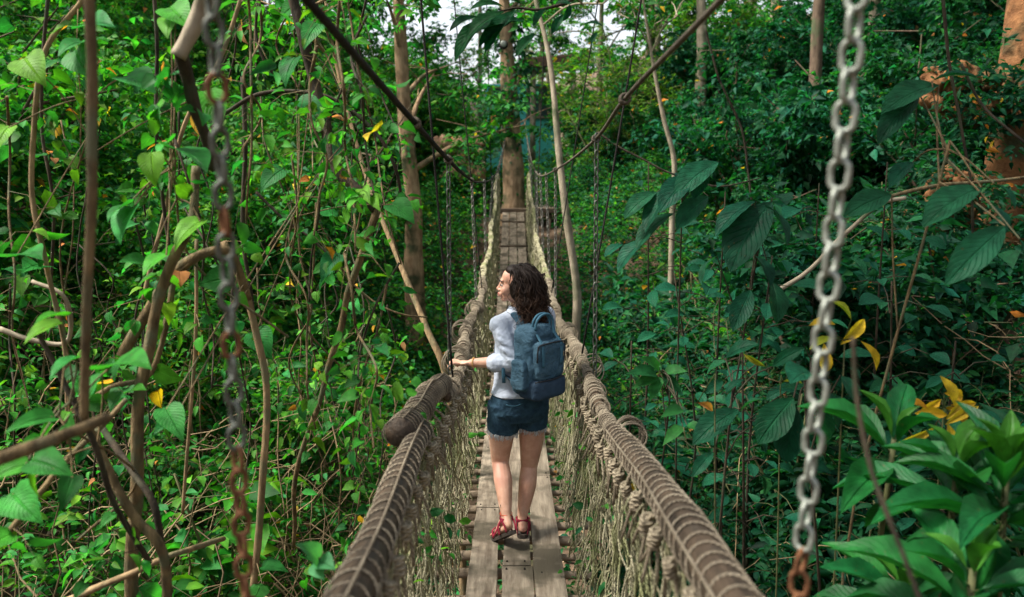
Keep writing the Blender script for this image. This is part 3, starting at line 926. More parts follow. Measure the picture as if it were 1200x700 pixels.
YAW_P, YAW_C, YAW_H = 18.0, 36.0, 84.0
fP, rP = facing(YAW_P); fC, rC = facing(YAW_C); fH, rH = facing(YAW_H)
pel = pix(608, 474, 4.55); waist = pix(607, 449, 4.56); chest = pix(610, 412, 4.57); shc = pix(612, 374, 4.57); nkb = pix(609, 361, 4.56)
shL = shc - rC * 0.168 + [0, 0, -.005]; shR = shc + rC * 0.168 + [0, 0, -.005]
elL = pix(603, 425, 4.40); wrL = pix(553, 425.5, 4.47)
elR = shR + rC * .06 + fC * .05 + np.array([0, 0, -.255]); wrR = elR + fC * .17 - rC * .10 + np.array([0, 0, .13])
hipL = pel - rP * .088 + [0, 0, .02]; hipR = pel + rP * .088 + [0, 0, .02]
knL = pix(586, 541, 4.56); anL = pix(593.5, 605, 4.34)
knR = pix(620, 546, 4.62); anR = pix(612, 606, 4.50)
hc = pix(604.5, 334, 4.535)                       # head centre
# head frame: chin slightly up
pit = rad(4)
fh = fH * math.cos(pit) + np.array([0, 0, math.sin(pit)]); uh = np.cross(rH, fh)
MH = np.stack([rH, fh, uh], 1)
def hp(x, y, z): return hc + MH @ np.array([x, y, z])

b = MB()
# head
for c, r in (((0, -.012, .035), (.071, .090, .080)), ((0, .040, .038), (.058, .042, .055)), ((0, .040, -.02), (.056, .048, .062)), ((0, .030, -.062), (.047, .046, .036)),
             ((0, .062, -.088), (.019, .019, .016)), ((.033, .055, -.032), (.025, .026, .030)), ((-.033, .055, -.032), (.025, .026, .030)),
             ((0, .078, .022), (.044, .014, .013)), ((.0, .082, -.060), (.024, .014, .020)), ((.072, -.002, -.012), (.010, .02, .03)), ((-.072, -.002, -.012), (.010, .02, .03))):
    b.ellipsoid(hp(*c), r, MH, 18, 12)
limb(b, [hp(0, .084, .010), hp(0, .093, -.012), hp(0, .1035, -.030)], [.0085, .0085, .0092], 10, 4)
for s in (-1, 1): b.ellipsoid(hp(s * .0105, .092, -.035), (.0078, .010, .0072), MH, 10, 8)
b.ellipsoid(hp(0, .091, -.057), (.021, .0095, .0065), MH, 12, 8); b.ellipsoid(hp(0, .0885, -.068), (.018, .0095, .0075), MH, 12, 8)
limb(b, [hp(0, -.02, -.045), (hp(0, -.02, -.06) + nkb) / 2, nkb + [0, 0, -.02]], [.048, .046, .056], 16)
# trunk
loft(b, [(pel + [0, 0, -.09], .13, .085, YAW_P), (pel, .150, .100, YAW_P), (pel + [0, 0, .06], .138, .094, YAW_P + 3), (waist, .122, .088, 27), (chest, .138, .098, 33), (shc + [0, 0, -.06], .140, .085, YAW_C), (shc + [0, 0, -.02], .10, .06, YAW_C), (nkb, .05, .05, YAW_C)])
# arms
limb(b, [shL + [.01, 0, -.02], (shL + elL) / 2 + [-.004, 0, 0], elL], [.036, .040, .038], 14)
limb(b, [elL, elL * .6 + wrL * .4 + [0, 0, .003], wrL], [.038, .037, .0245], 14)
limb(b, [shR + [-.01, 0, -.02], (shR + elR) / 2, elR], [.036, .040, .038], 14)
limb(b, [elR, elR * .6 + wrR * .4, wrR], [.038, .036, .0245], 14)
# left hand laid over the rail, fingers curling round it
palmL = wrL + np.array([-.055, .018, -.006])
limb(b, [wrL, palmL], [.0235, .030], 12, 4, flat=.52, ref=(0, 0, 1))
limb(b, [wrL + [-.03, .0, .0], palmL + [-.022, .012, -.004]], [.023, .030], 12, 4, flat=.5, ref=(0, 0, 1))
for k, (dy, ln) in enumerate(((.040, .066), (.018, .074), (-.004, .070), (-.025, .056))):
    k0 = palmL + np.array([-.025, dy * .95, .002])
    k1 = k0 + np.array([-ln * .48, dy * .25, .004]); k2 = k1 + np.array([-ln * .28, dy * .06, -ln * .24]); k3 = k2 + np.array([-ln * .04, 0, -ln * .30])
    limb(b, [k0, k1, k2, k3], [.0092, .0088, .0082, .0072], 9, 3)
limb(b, [wrL + [-.025, .020, -.004], wrL + [-.05, .058, -.010], wrL + [-.075, .072, -.022], wrL + [-.09, .075, -.040]], [.0115, .0105, .0092, .008], 9, 3)
# right hand closed on the shoulder strap
palmR = wrR + fC * .02 - rC * .05 + np.array([0, 0, .03])
limb(b, [wrR, palmR], [.024, .03], 12, 4, flat=.6)
for k in range(4):
    k0 = palmR - rC * .02 + np.array([0, 0, .03 - .02 * k]); k1 = k0 - rC * .025 - fC * .012; k2 = k1 - fC * .028 + rC * .005
    limb(b, [k0, k1, k2], [.009, .0085, .0075], 9, 3)
limb(b, [wrR - rC * .015 + [0, 0, .025], palmR + [0, 0, .045] - fC * .01, palmR - rC * .03 + [0, 0, .055] - fC * .02], [.011, .010, .008], 9, 3)
# legs
thL = hipL * .45 + knL * .55 + [-.004, 0, 0]; thR = hipR * .45 + knR * .55 + [.006, 0, 0]
cfL = knL * .66 + anL * .34 + np.array([.006, -.016, 0]); cfR = knR * .66 + anR * .34 + np.array([.004, -.016, 0])
limb(b, [hipL, thL, knL], [.078, .077, .0525], 18); limb(b, [hipR, thR, knR], [.078, .077, .0525], 18)
limb(b, [knL, cfL, cfL * .4 + anL * .6, anL], [.0515, .0555, .041, .029], 16); limb(b, [knR, cfR, cfR * .4 + anR * .6, anR], [.0515, .0555, .041, .029], 16)
# feet (toe direction, up direction)
def foot(an, toe, up, m):
    td = unit(toe - an); td = unit(td); up = unit(np.asarray(up) - td * np.dot(up, td)); sdv = np.cross(td, up)
    return td, up, sdv
dzR = float(deck_z(4.6))
heelR = np.array([anR[0] + .002, anR[1] - .035, float(deck_z(4.46)) + .048]); toeR = np.array([anR[0] + .012, anR[1] + .165, float(deck_z(4.66)) + .040])
heelL = anL + np.array([.012, -.045, -.048]); toeL = np.array([pix(582, 632, 4.43)[0], 4.43, float(deck_z(4.43)) + .038])
for an, he, to in ((anR, heelR, toeR), (anL, heelL, toeL)):
    td = unit(to - he)
    limb(b, [an, he + [0, 0, .012]], [.029, .026], 12, 4)
    limb(b, [he, he * .6 + to * .4, to], [.027, .033, .031], 14, 5, flat=.72, ref=(0, 0, 1))
    limb(b, [an, (an * .4 + to * .4 + he * .2) + [0, 0, .012], to], [.029, .028, .016], 12, 4)
    sv = unit(np.cross(td, [0, 0, 1.0]))
    for q in range(5):
        o_ = sv * (-.024 + .012 * q)
        limb(b, [to + o_ - td * .01, to + o_ + td * (.028 - .004 * abs(q - 1)), to + o_ + td * (.042 - .005 * abs(q - 1)) - [0, 0, .004]], [.009, .0085, .007], 8, 3)
body = b.build('body', M_SKIN, person)
fuse(body, 0.0042, 3, 0.5, 0.36)

# eyes, brows, lips
for s in (-1, 1):
    m = MB(); m.ellipsoid(hp(s * .031, .0755, -.004), (.0105, .0105, .0058), MH, 12, 8); e = m.build('eye', M_EYE, person)
    m = MB(); m.ellipsoid(hp(s * .032, .0842, -.004), (.0058, .0035, .0054), MH, 10, 6); m.build('iris', M_ZIP, e)
    m = MB(); limb(m, [hp(s * .018, .087, .001), hp(s * .031, .0895, .003), hp(s * .046, .080, -.001)], [.0014, .0024, .0018], 6, 4); m.build('eyelash', M_ZIP, person)
    m = MB(); limb(m, [hp(s * .014, .0935, .017), hp(s * .030, .092, .0235), hp(s * .048, .077, .019)], [.0028, .0038, .002], 6, 4); m.build('eyebrow', M_ZIP, person)
m = MB()
m.ellipsoid(hp(0, .0925, -.057), (.021, .0098, .0062), MH, 14, 8); m.ellipsoid(hp(0, .090, -.0675), (.0185, .0100, .0070), MH, 14, 8)
m.build('lips', M_LIP, person)

# shirt
s_ = MB()
loft(s_, [(pel + [0, 0, .072], .166, .124, YAW_P + 4), (pel + [0, 0, .09], .163, .121, YAW_P + 5), (waist, .145, .112, 27), (chest, .158, .118, 33), (shc + [0, 0, -.06], .165, .108, YAW_C), (shc + [0, 0, -.01], .150, .085, YAW_C), (nkb + [0, 0, -.008], .068, .064, YAW_C), (nkb + [0, 0, .006], .060, .058, YAW_C)])
cuL = elL * .52 + wrL * .48
for sh_ in (shL, shR):
    limb(s_, [nkb * .8 + sh_ * .2 + [0, 0, -.035], nkb * .45 + sh_ * .55 + [0, 0, -.032], sh_ + [0, 0, -.012]], [.060, .060, .056], 16)
limb(s_, [shL + [.006, 0, -.01], (shL + elL) / 2 + [-.004, 0, 0], elL + [.002, 0, -.004]], [.056, .056, .055], 16)
limb(s_, [elL, cuL], [.056, .048], 16)
for q in range(3):
    c = cuL + (elL - cuL) * (.06 + .16 * q)
    s_.tube([c + unit(c - elL) * .016, c, c - unit(c - elL) * .016], [.050, .055, .051], 16)
limb(s_, [shR, (shR + elR) / 2, elR], [.064, .058, .054], 16); limb(s_, [elR, elR * .55 + wrR * .45], [.054, .047], 16)
shirt = s_.build('shirt', M_SHIRT, person)
fuse(shirt, 0.0052, 3, 0.5)
def crumple(o, amp, freq, seed=0):
    me = o.data; n = len(me.vertices)
    co = np.empty(n * 3, np.float32); me.vertices.foreach_get('co', co); co = co.reshape(-1, 3)
    no = np.empty(n * 3, np.float32); me.vertices.foreach_get('normal', no); no = no.reshape(-1, 3)
    d = np.array([mnoise.noise(Vector((c[0] * freq + seed, c[1] * freq, c[2] * freq * 1.5))) + 0.6 * abs(mnoise.noise(Vector((c[0] * freq * 2.1, c[1] * freq * 2.1 + seed, c[2] * freq * 3.0)))) for c in co])
    me.vertices.foreach_set('co', (co + no * (d * amp)[:, None]).astype(np.float32).ravel()); me.update()
crumple(shirt, 0.004, 11, 3); crumple(shirt, 0.0022, 30, 7)
def folds(o, amp, lines, width):
    # cloth folds: soft ridges along 3-D lines
    me = o.data; n = len(me.vertices); off = np.array(parent_loc(person))
    co = np.empty(n * 3, np.float32); me.vertices.foreach_get('co', co); co = co.reshape(-1, 3)
    no = np.empty(n * 3, np.float32); me.vertices.foreach_get('normal', no); no = no.reshape(-1, 3)
    add = np.zeros(n)
    for a_, b_ in lines:
        a_ = np.asarray(a_) - off; b_ = np.asarray(b_) - off; ab_ = b_ - a_
        t = np.clip(((co - a_) @ ab_) / (ab_ @ ab_), 0, 1); dist = np.linalg.norm(co - (a_ + t[:, None] * ab_), axis=1)
        add += amp * np.exp(-(dist / width) ** 2) * np.sin(np.clip(t, .05, .95) * math.pi) ** .5
    me.vertices.foreach_set('co', (co + no * add[:, None]).astype(np.float32).ravel()); me.update()
LN = []
for q in range(9):
    t = q / 9
    a_ = elL * (.25 + .75 * t) + shL * (.75 - .75 * t); LN.append((a_ + [-.06, -.05, .03 - .02 * q % .03], a_ + [.05, -.06, -.03]))
for q in range(7):
    a_ = waist - fC * .11 - rC * (.14 - .03 * q); LN.append((a_ + [0, 0, .10 - .05 * (q % 2)], a_ + [.05 + .01 * q, 0, -.07]))
for q in range(5):
    a_ = chest - fC * .11 - rC * (.15 - .02 * q); LN.append((shL + [.01 * q, -.05, -.03 * q], a_ + [.03, 0, -.12 - .02 * q]))
folds(shirt, .009, LN, .011)
m = MB()                                            # collar
m.tube([nkb + rC * .062 * math.cos(t) + fC * .058 * math.sin(t) + np.array([0, 0, .002 + .006 * math.cos(2 * t)]) for t in np.linspace(0, 6.283, 21)[:-1]], .009, 8, closed=True)
m.build('collar', M_SHIRT, shirt)

# shorts
s_ = MB()
loft(s_, [(pel + [0, 0, -.085], .155, .105, YAW_P), (pel + [0, 0, -.03], .178, .125, YAW_P), (pel + [0, 0, .02], .174, .124, YAW_P), (pel + [0, 0, .068], .160, .118, YAW_P + 3), (pel + [0, 0, .10], .146, .106, YAW_P + 5)])
hemL = hipL + (knL - hipL) * .46; hemR = hipR + (knR - hipR) * .38
def leg_tube(a, c, r0, r1):
    p = np.linspace(0, 1, 6)[:, None]; q = a * (1 - p) + c * p
    s_.tube(q, np.linspace(r0, r1, 6), 20)
leg_tube(hipL, hemL, .100, .094); leg_tube(hipR, hemR, .100, .094)
shorts = s_.build('shorts', M_DENIM, person); fuse(shorts, 0.0055, 2, 0.5); crumple(shorts, 0.005, 20, 9)
m = MB()
for c, ax in ((hemL, unit(knL - hipL)), (hemR, unit(knR - hipR))):
    e1 = unit(np.cross(ax, [0, 1.0, 0])); e2 = np.cross(ax, e1)
    for q in range(170):
        a = R.uniform(0, 6.283); p0 = c + (e1 * math.cos(a) + e2 * math.sin(a)) * .092 - ax * .006
        ln = R.uniform(.012, .036)
        m.tube([p0, p0 + ax * ln * .5 + R.normal(0, .003, 3), p0 + ax * ln + R.normal(0, .006, 3)], .0017, 3, caps=False)
m.build('frayed_hem', M_FRAY, shorts)
# pocket seam on the back of the shorts
m = MB(); pc = pel - fP * .128 - rP * .07 + np.array([0, 0, .035])
m.tube(smooth_path([pc - rP * .05 + [0, 0, .012], pc + fP * -.004, pc + rP * .05 + [0, 0, .010]], 4), .0022, 5); m.build('pocket_seam', M_WEB, shorts)

# sandals
for an, he, to in ((anL, heelL, toeL), (anR, heelR, toeR)):
    td = unit(to - he); sv = unit(np.cross(td, [0, 0, 1.0])); up = np.cross(sv, td)
    base = empty('sandal', he - up * .03); base.parent = person; base.location = Vector(tuple(he - up * .03)) - person.location
    prof = [(-.034, .016), (-.026, .028), (.0, .034), (.05, .033), (.10, .036), (.15, .042), (.19, .041), (.222, .030), (.236, .014)]
    m = MB(); V = []
    for z0 in (-.044, -.024):
        for t, w in prof: V.append(he + td * t + sv * w + up * (z0 + .006 * sstep(t, .17, .24)))
        for t, w in prof[::-1]: V.append(he + td * t - sv * w + up * (z0 + .006 * sstep(t, .17, .24)))
    nq = len(prof) * 2
    Q = [(j, (j + 1) % nq, nq + (j + 1) % nq, nq + j) for j in range(nq)]
    T = []
    for o_ in (0, nq):
        for j in range(len(prof) - 1):
            a_, b_, c_, d_ = o_ + j, o_ + j + 1, o_ + nq - 2 - j, o_ + nq - 1 - j
            Q.append((a_, b_, c_, d_) if o_ else (d_, c_, b_, a_))
    m.add(np.array(V), T, Q); m.build('sole', M_SOLE, base, smooth=False)
    def band(pts, w, nm='strap'):
        mm = MB(); mm.tube(smooth_path(pts, 5), w, 8, flat=.28, ref=tuple(up)); mm.build(nm, M_STRAP, base)
    c0 = he + td * .015
    # heel cup, ankle wrap and instep bands
    th = np.linspace(-.1 * math.pi, 1.1 * math.pi, 9)
    mm = MB(); mm.tube(smooth_path([an + np.array([0, 0, -.012]) - unit([td[0], td[1], 0]) * .036 * math.sin(t) + sv * .037 * math.cos(t) for t in np.linspace(0, 6.283, 14)[:-1]] , 2), .0105, 8, closed=True, flat=.35, ref=tuple(sv)); mm.build('strap', M_STRAP, base)
    for tt, hh, ww in ((.055, .052, .011), (.150, .030, .012)):
        cc = he + td * tt
        mm = MB(); mm.tube(smooth_path([cc + sv * .042 - up * .026, cc + sv * .036 + up * hh * .55, cc + up * hh, cc - sv * .036 + up * hh * .55, cc - sv * .042 - up * .026], 5), ww, 8, flat=.32, ref=tuple(td * 0 + up)); mm.build('strap', M_STRAP, base)
    for sg in (-1, 1):
        mm = MB(); mm.tube(smooth_path([he - td * .02 + sv * sg * .030 - up * .026, he - td * .022 + sv * sg * .034 + up * .012, an + sv * sg * .036 + np.array([0, 0, -.014])], 4), .009, 8, flat=.35, ref=tuple(sv)); mm.build('strap', M_STRAP, base)
        mm = MB(); mm.tube(smooth_path([an + sv * sg * .034 + np.array([0, 0, -.014]), he + td * .09 + sv * sg * .040 + up * .004, he + td * .15 + sv * sg * .043 - up * .018], 4), .008, 8, flat=.35, ref=tuple(sv)); mm.build('strap', M_STRAP, base)
m = MB(); c = anL + (knL - anL) * .05
m.tube([c + np.array([.035 * math.cos(t), .035 * math.sin(t), .003 * math.sin(3 * t)]) for t in np.linspace(0, 6.283, 19)[:-1]], .0022, 5, closed=True); m.build('anklet', M_THREAD, person)
m = MB(); c = anL + (knL - anL) * .14
m.tube(smooth_path([c + [-.029, -.017, .03], c + [-.027, -.020, .012], c + [-.024, -.023, .0], c + [-.018, -.026, .012]], 4), .0016, 5); m.build('tattoo', M_INK, person)
m = MB(); ax = unit(wrL - elL); e1 = unit(np.cross(ax, [0, 0, 1.0])); e2 = np.cross(ax, e1); c = wrL - ax * .012
m.tube([c + (e1 * math.cos(t) + e2 * math.sin(t)) * .030 for t in np.linspace(0, 6.283, 19)[:-1]], .003, 6, closed=True); m.build('bracelet', M_GOLD, person)

# hair: a dark mass with many curly locks over it
hb = MB()
for c, r in (((0, -.030, .045), (.079, .082, .080)), ((0, -.058, -.01), (.072, .050, .085)), ((-.055, -.02, -.01), (.032, .052, .075)), ((.055, -.02, -.01), (.032, .052, .075)), ((0, .012, .082), (.062, .056, .036))):
    hb.ellipsoid(hp(*c), r, MH, 16, 12)
down = np.array([0, 0, -1.0])
for sx, sy, ln, r0 in ((-.045, -.035, .16, .040), (0, -.062, .23, .046), (.045, -.045, .20, .042), (-.035, -.062, .21, .040)):
    a = hp(sx, sy, -.03)
    limb(hb, [a, a + down * ln * .5 - fh * .012, a + down * ln - fh * .004], [r0, r0 * 1.05, r0 * .5], 12)
hair = hb.build('hair', M_DARKHAIR, person)
fuse(hair, 0.006, 2, .5)
ca = hair.data.attributes.get('tint') or hair.data.attributes.new('tint', 'FLOAT_COLOR', 'POINT')
ca.data.foreach_set('color', np.tile(np.array([.011, .0065, .005, 1], np.float32), len(hair.data.vertices)))
rng = np.random.default_rng(21)
lk = MB()
torso_c = shc + [0, 0, -.08]
def hair_strand(root_l, ln, r0, curl):
    x, y, z = root_l
    nrm = unit(np.array([x / .08 ** 2, (y + .03) / .095 ** 2, (z - .035) / .085 ** 2]))
    p = hp(x, y, z); n = MH @ nrm
    d = unit(n * .45 - fh * .50 + (MH @ np.array([np.sign(x + 1e-6), 0, 0])) * .35 + rng.normal(0, .18, 3))
    step = .012; pts = [p]
    for k in range(int(ln / step)):
        tgt = unit(down + (-fh * .22 if k < 6 else -fh * .04) + rng.normal(0, .10, 3))
        d = unit(d * .78 + tgt * .30)
        p = p + d * step
        l = MH.T @ (p - hc) - np.array([0, -.03, .032])                 # stay outside the skull
        q = math.sqrt((l[0] / .084) ** 2 + (l[1] / .093) ** 2 + (l[2] / .088) ** 2)
        if q < 1.0 and l[2] > -.05: p = hc + MH @ (l / max(q, .3) + np.array([0, -.03, .032]))
        v = p - torso_c; lf = np.dot(v, fC); lr = np.dot(v, rC)             # and behind the back
        if p[2] < shc[2] + .03 and abs(lr) < .19 and lf > -.118: p = p + fC * (-.118 - lf) * .5
        pts.append(p)
    pts = np.array(pts); n_ = len(pts)
    t = np.linspace(0, 1, n_); ph = rng.uniform(0, 6.28); per = rng.uniform(.06, .11)
    amp = curl * np.clip((t - .15) / .5, 0, 1)
    th = ph + np.arange(n_) * step / per * 6.283 * rng.choice([-1, 1])
    T = unit(np.gradient(pts, axis=0)); e1 = unit(np.cross(T, [0.2, 1.0, 0.1])); e2 = np.cross(T, e1)
    q = pts + e1 * (np.cos(th) * amp)[:, None] + e2 * (np.sin(th) * amp)[:, None]
    m_ = len(q)
    tt = np.linspace(0, 1, m_)
    rr = r0 * (1 - .75 * tt ** 2)
    c0 = np.array([.010, .0062, .0048]) * rng.uniform(.6, 1.7); c1 = np.array([.070, .036, .021]) * rng.uniform(.3, 1.8)
    lk.tube(q, rr, 4, col=c0 + (c1 - c0) * (tt ** 2.2)[:, None], flat=.6)
for k in range(520):
    th = rng.uniform(0, 2 * math.pi); cz_ = 1 - 1.55 * rng.random() ** 1.25; sz = math.sqrt(1 - cz_ * cz_)
    x, y, z = .078 * sz * math.cos(th), -.03 + .092 * sz * math.sin(th), .035 + .084 * cz_
    if y > .052 - .035 * (1 - max(cz_, 0)) * (1.4 if cz_ < .5 else .8) and cz_ < .8: continue
    if y > .060: continue
    hair_strand((x, y, z), rng.uniform(.19, .36) + .06 * (cz_ > .4), rng.choice([.0022, .0034, .0056], p=[.45, .35, .2]) * rng.uniform(.8, 1.2), rng.uniform(.010, .026))
for k in range(46):
    hair_strand((-.070 + rng.normal(0, .006), rng.uniform(-.04, .012), rng.uniform(-.02, .06)), rng.uniform(.11, .2), rng.uniform(.002, .004), rng.uniform(.010, .02))
# half-tied tuft at the back of the crown
tb = hp(-.01, -.108, .052)
for k in range(26):
    e = unit(-fh + rng.normal(0, .55, 3) + np.array([0, 0, .15])); ln = rng.uniform(.03, .06)
    a = hp(rng.uniform(-.04, .02), -.088, rng.uniform(.02, .07))
    bent = np.array([0, 0, -.02]) + rng.normal(0, .01, 3)
    q = smooth_path([a, tb + e * ln * .6, tb + e * ln + bent * .4, tb + e * ln * .7 + bent * 1.6], 4)
    lk.tube(q, np.linspace(.006, .0025, len(q)), 5, col=np.array([.014, .008, .006]) * rng.uniform(.7, 2.2))
lk.build('hair_locks', M_DARKHAIR, hair)

# ------------------------------------------------------------------ backpack
YAW_B = 44.0
fB, rB_ = facing(YAW_B)
MBK = np.stack([rB_, fB, np.array([0, 0, 1.0])], 1)
bpc = pix(628, 422, 4.40)                            # centre of the bag
pack = empty('backpack', bpc + [0, 0, -.2])
tag(pack, 'faded blue canvas backpack with darker base and twin carry handles on the woman', 'backpack')
def bp(x, y, z): return bpc + MBK @ np.array([x, y, z])
def sup_box(c, hx, hy, hz, taper=0.0, e=0.35, seg=28, rings=18):
    """Soft bag shape: superellipsoid, optionally narrower at the top."""
    th = np.linspace(0, 2 * math.pi, seg + 1)[:-1]; ph = np.linspace(-math.pi / 2, math.pi / 2, rings)
    sg = lambda v: np.sign(v) * np.abs(v) ** e
    V = []
    for p in ph:
        cz, sz = sg(np.cos(p)), sg(np.sin(p))
        for t in th:
            k = 1 - taper * (sz * .5 + .5)
            V.append((hx * k * cz * sg(np.cos(t)), hy * (1 - taper * .9 * (sz * .5 + .5)) * cz * sg(np.sin(t)), hz * sz))
    V = np.array([c + MBK @ np.array(v) for v in V])
    Q = [(i * seg + j, i * seg + (j + 1) % seg, (i + 1) * seg + (j + 1) % seg, (i + 1) * seg + j) for i in range(rings - 1) for j in range(seg)]
    return V, Q
m = MB(); V, Q = sup_box(bp(0, 0, .01), .138, .088, .200, .20); m.add(V, None, Q)
pb = m.build('main_bag', M_PACK, pack); fuse(pb, .006, 2); crumple(pb, .016, 13, 4)
m = MB(); V, Q = sup_box(bp(.008, -.082, .020), .112, .040, .110, .06, .3); m.add(V, None, Q)
pk = m.build('front_pocket', M_PACK, pack); fuse(pk, .006, 2); crumple(pk, .010, 15, 8)
m = MB(); V, Q = sup_box(bp(.006, -.045, -.145), .132, .080, .062, .0, .35); m.add(V, None, Q)
m.build('base_panel', M_PACK_DARK, pack); 
m = MB(); V, Q = sup_box(bp(-.142, -.01, -.06), .022, .055, .085, .1, .4); m.add(V, None, Q)
o = m.build('side_pocket', M_PACK, pack); crumple(o, .006, 18, 2)
m = MB(); m.tube(smooth_path([bp(-.104, -.112, .02), bp(-.103, -.117, .095), bp(-.08, -.120, .118), bp(.09, -.120, .118), bp(.116, -.116, .09), bp(.118, -.108, .0)], 5), .0042, 6); m.build('zip', M_ZIP, pack)
m = MB(); m.tube(smooth_path([bp(-.12, -.115, -.088), bp(0, -.126, -.090), bp(.125, -.113, -.088)], 5), .004, 6); m.build('seam', M_ZIP, pack)
for x in (-.068, .078):
    m = MB(); m.tube(smooth_path([bp(x, -.124, -.010), bp(x, -.1255, .06), bp(x, -.118, .115), bp(x * .95, -.085, .150), bp(x * .85, -.04, .205)], 5), .011, 8, flat=.22, ref=tuple(-fB)); m.build('webbing', M_WEB, pack)
for dy in (-.03, -.055):
    m = MB(); m.tube(smooth_path([bp(-.062, dy, .19), bp(-.058, dy - .01, .245), bp(-.02, dy - .012, .272), bp(.03, dy - .012, .270), bp(.066, dy - .01, .235), bp(.07, dy - .02, .17), bp(.078, dy - .055, .11)], 6), .0075, 8); m.build('handle', M_WEB, pack)
# shoulder straps over the shoulders, and a loose tail of webbing
for sg, sh in ((-1, shL), (1, shR)):
    a = shc + rC * sg * .088
    m = MB(); m.tube(smooth_path([bp(sg * .075, .045, .165), a - fC * .095 + [0, 0, .015], a - fC * .02 + [0, 0, .050], a + fC * .075 + [0, 0, .02], a + fC * .115 + [0, 0, -.10], a + rC * sg * .05 + fC * .06 + [0, 0, -.26], bp(sg * .12, .05, -.13)], 7), .027, 10, flat=.25, ref=(0, 0, 1)); m.build('shoulder_strap', M_PACK, pack)
a = pix(590, 432, 4.37)
m = MB(); m.tube([a + [.03, 0, .012], a + [.008, 0, .01], a, a - [0, 0, .04], a + [.002, 0, -.085]], .010, 8, flat=.25, ref=(0, 1, 0)); m.build('webbing_tail', M_WEB, pack)

# ------------------------------------------------------------------ hut behind the trees
M_TURQ = rough_mat('turquoise_wall', (0.08, 0.55, 0.50), (0.13, 0.66, 0.60), 3.0, (1, 1, 1), 0.8, 0.2, 0.01)
M_ROOF = rough_mat('rusty_roof', (0.075, 0.045, 0.032), (0.16, 0.095, 0.066), 6.0, (1, 1, 1), 0.8, 0.4, 0.02)
M_GLASS = rough_mat('dark_window', (0.03, 0.06, 0.06), (0.05, 0.09, 0.09), 2.0, (1, 1, 1), 0.2, 0.0)
hut_o = np.array([1.6, 29.5, float(ground_z(1.6, 29.5))])
hut = empty('turquoise_hut', hut_o)
tag(hut, 'turquoise hut with a rusty sheet roof half hidden behind the big tree', 'hut')
hz = pix(630, 72, 28)[2]
m = MB(); m.box((.35, 31.2, (hz + hut_o[2]) / 2 - .55), (2.6, 3.0, hz - hut_o[2] - .1)); m.build('wall', M_TURQ, hut, smooth=False)
for x in (-.3, 1.0):
    wdw = MB(); wdw.box((x, 29.66, hz - 1.25), (.9, .08, 1.0), bevel=.01); w_ = wdw.build('window', M_GLASS, hut, smooth=False)
    wdw = MB()
    for sx, sz, lx, lz in ((-.45, 0, .08, 1.1), (.45, 0, .08, 1.1), (0, .53, .98, .08), (0, -.53, .98, .08), (0, 0, .05, 1.0)): wdw.box((x + sx, 29.61, hz - 1.25 + sz), (lx, .07, lz))
    wdw.build('frame', M_BARK_PALE, w_, smooth=False)
rf = MB(); Mr = Matrix.Rotation(rad(-4.5), 3, 'Y')
rf.box((1.25, 30.2, hz + .12), (2.1, 4.6, .10), Mr); roof = rf.build('roof', M_ROOF, hut, smooth=False)
m = MB(); m.box((1.25, 27.86, hz - .02), (2.1, .07, .30), Mr, bevel=.01); m.build('fascia', M_ROOF, roof, smooth=False)
for x in (.72, 2.1):
    m = MB(); m.tube([(x, 28.2, float(ground_z(x, 28.2)) - .1), (x, 28.2, hz - .1)], .10, 8); m.build('post', M_BARK_PALE, hut)

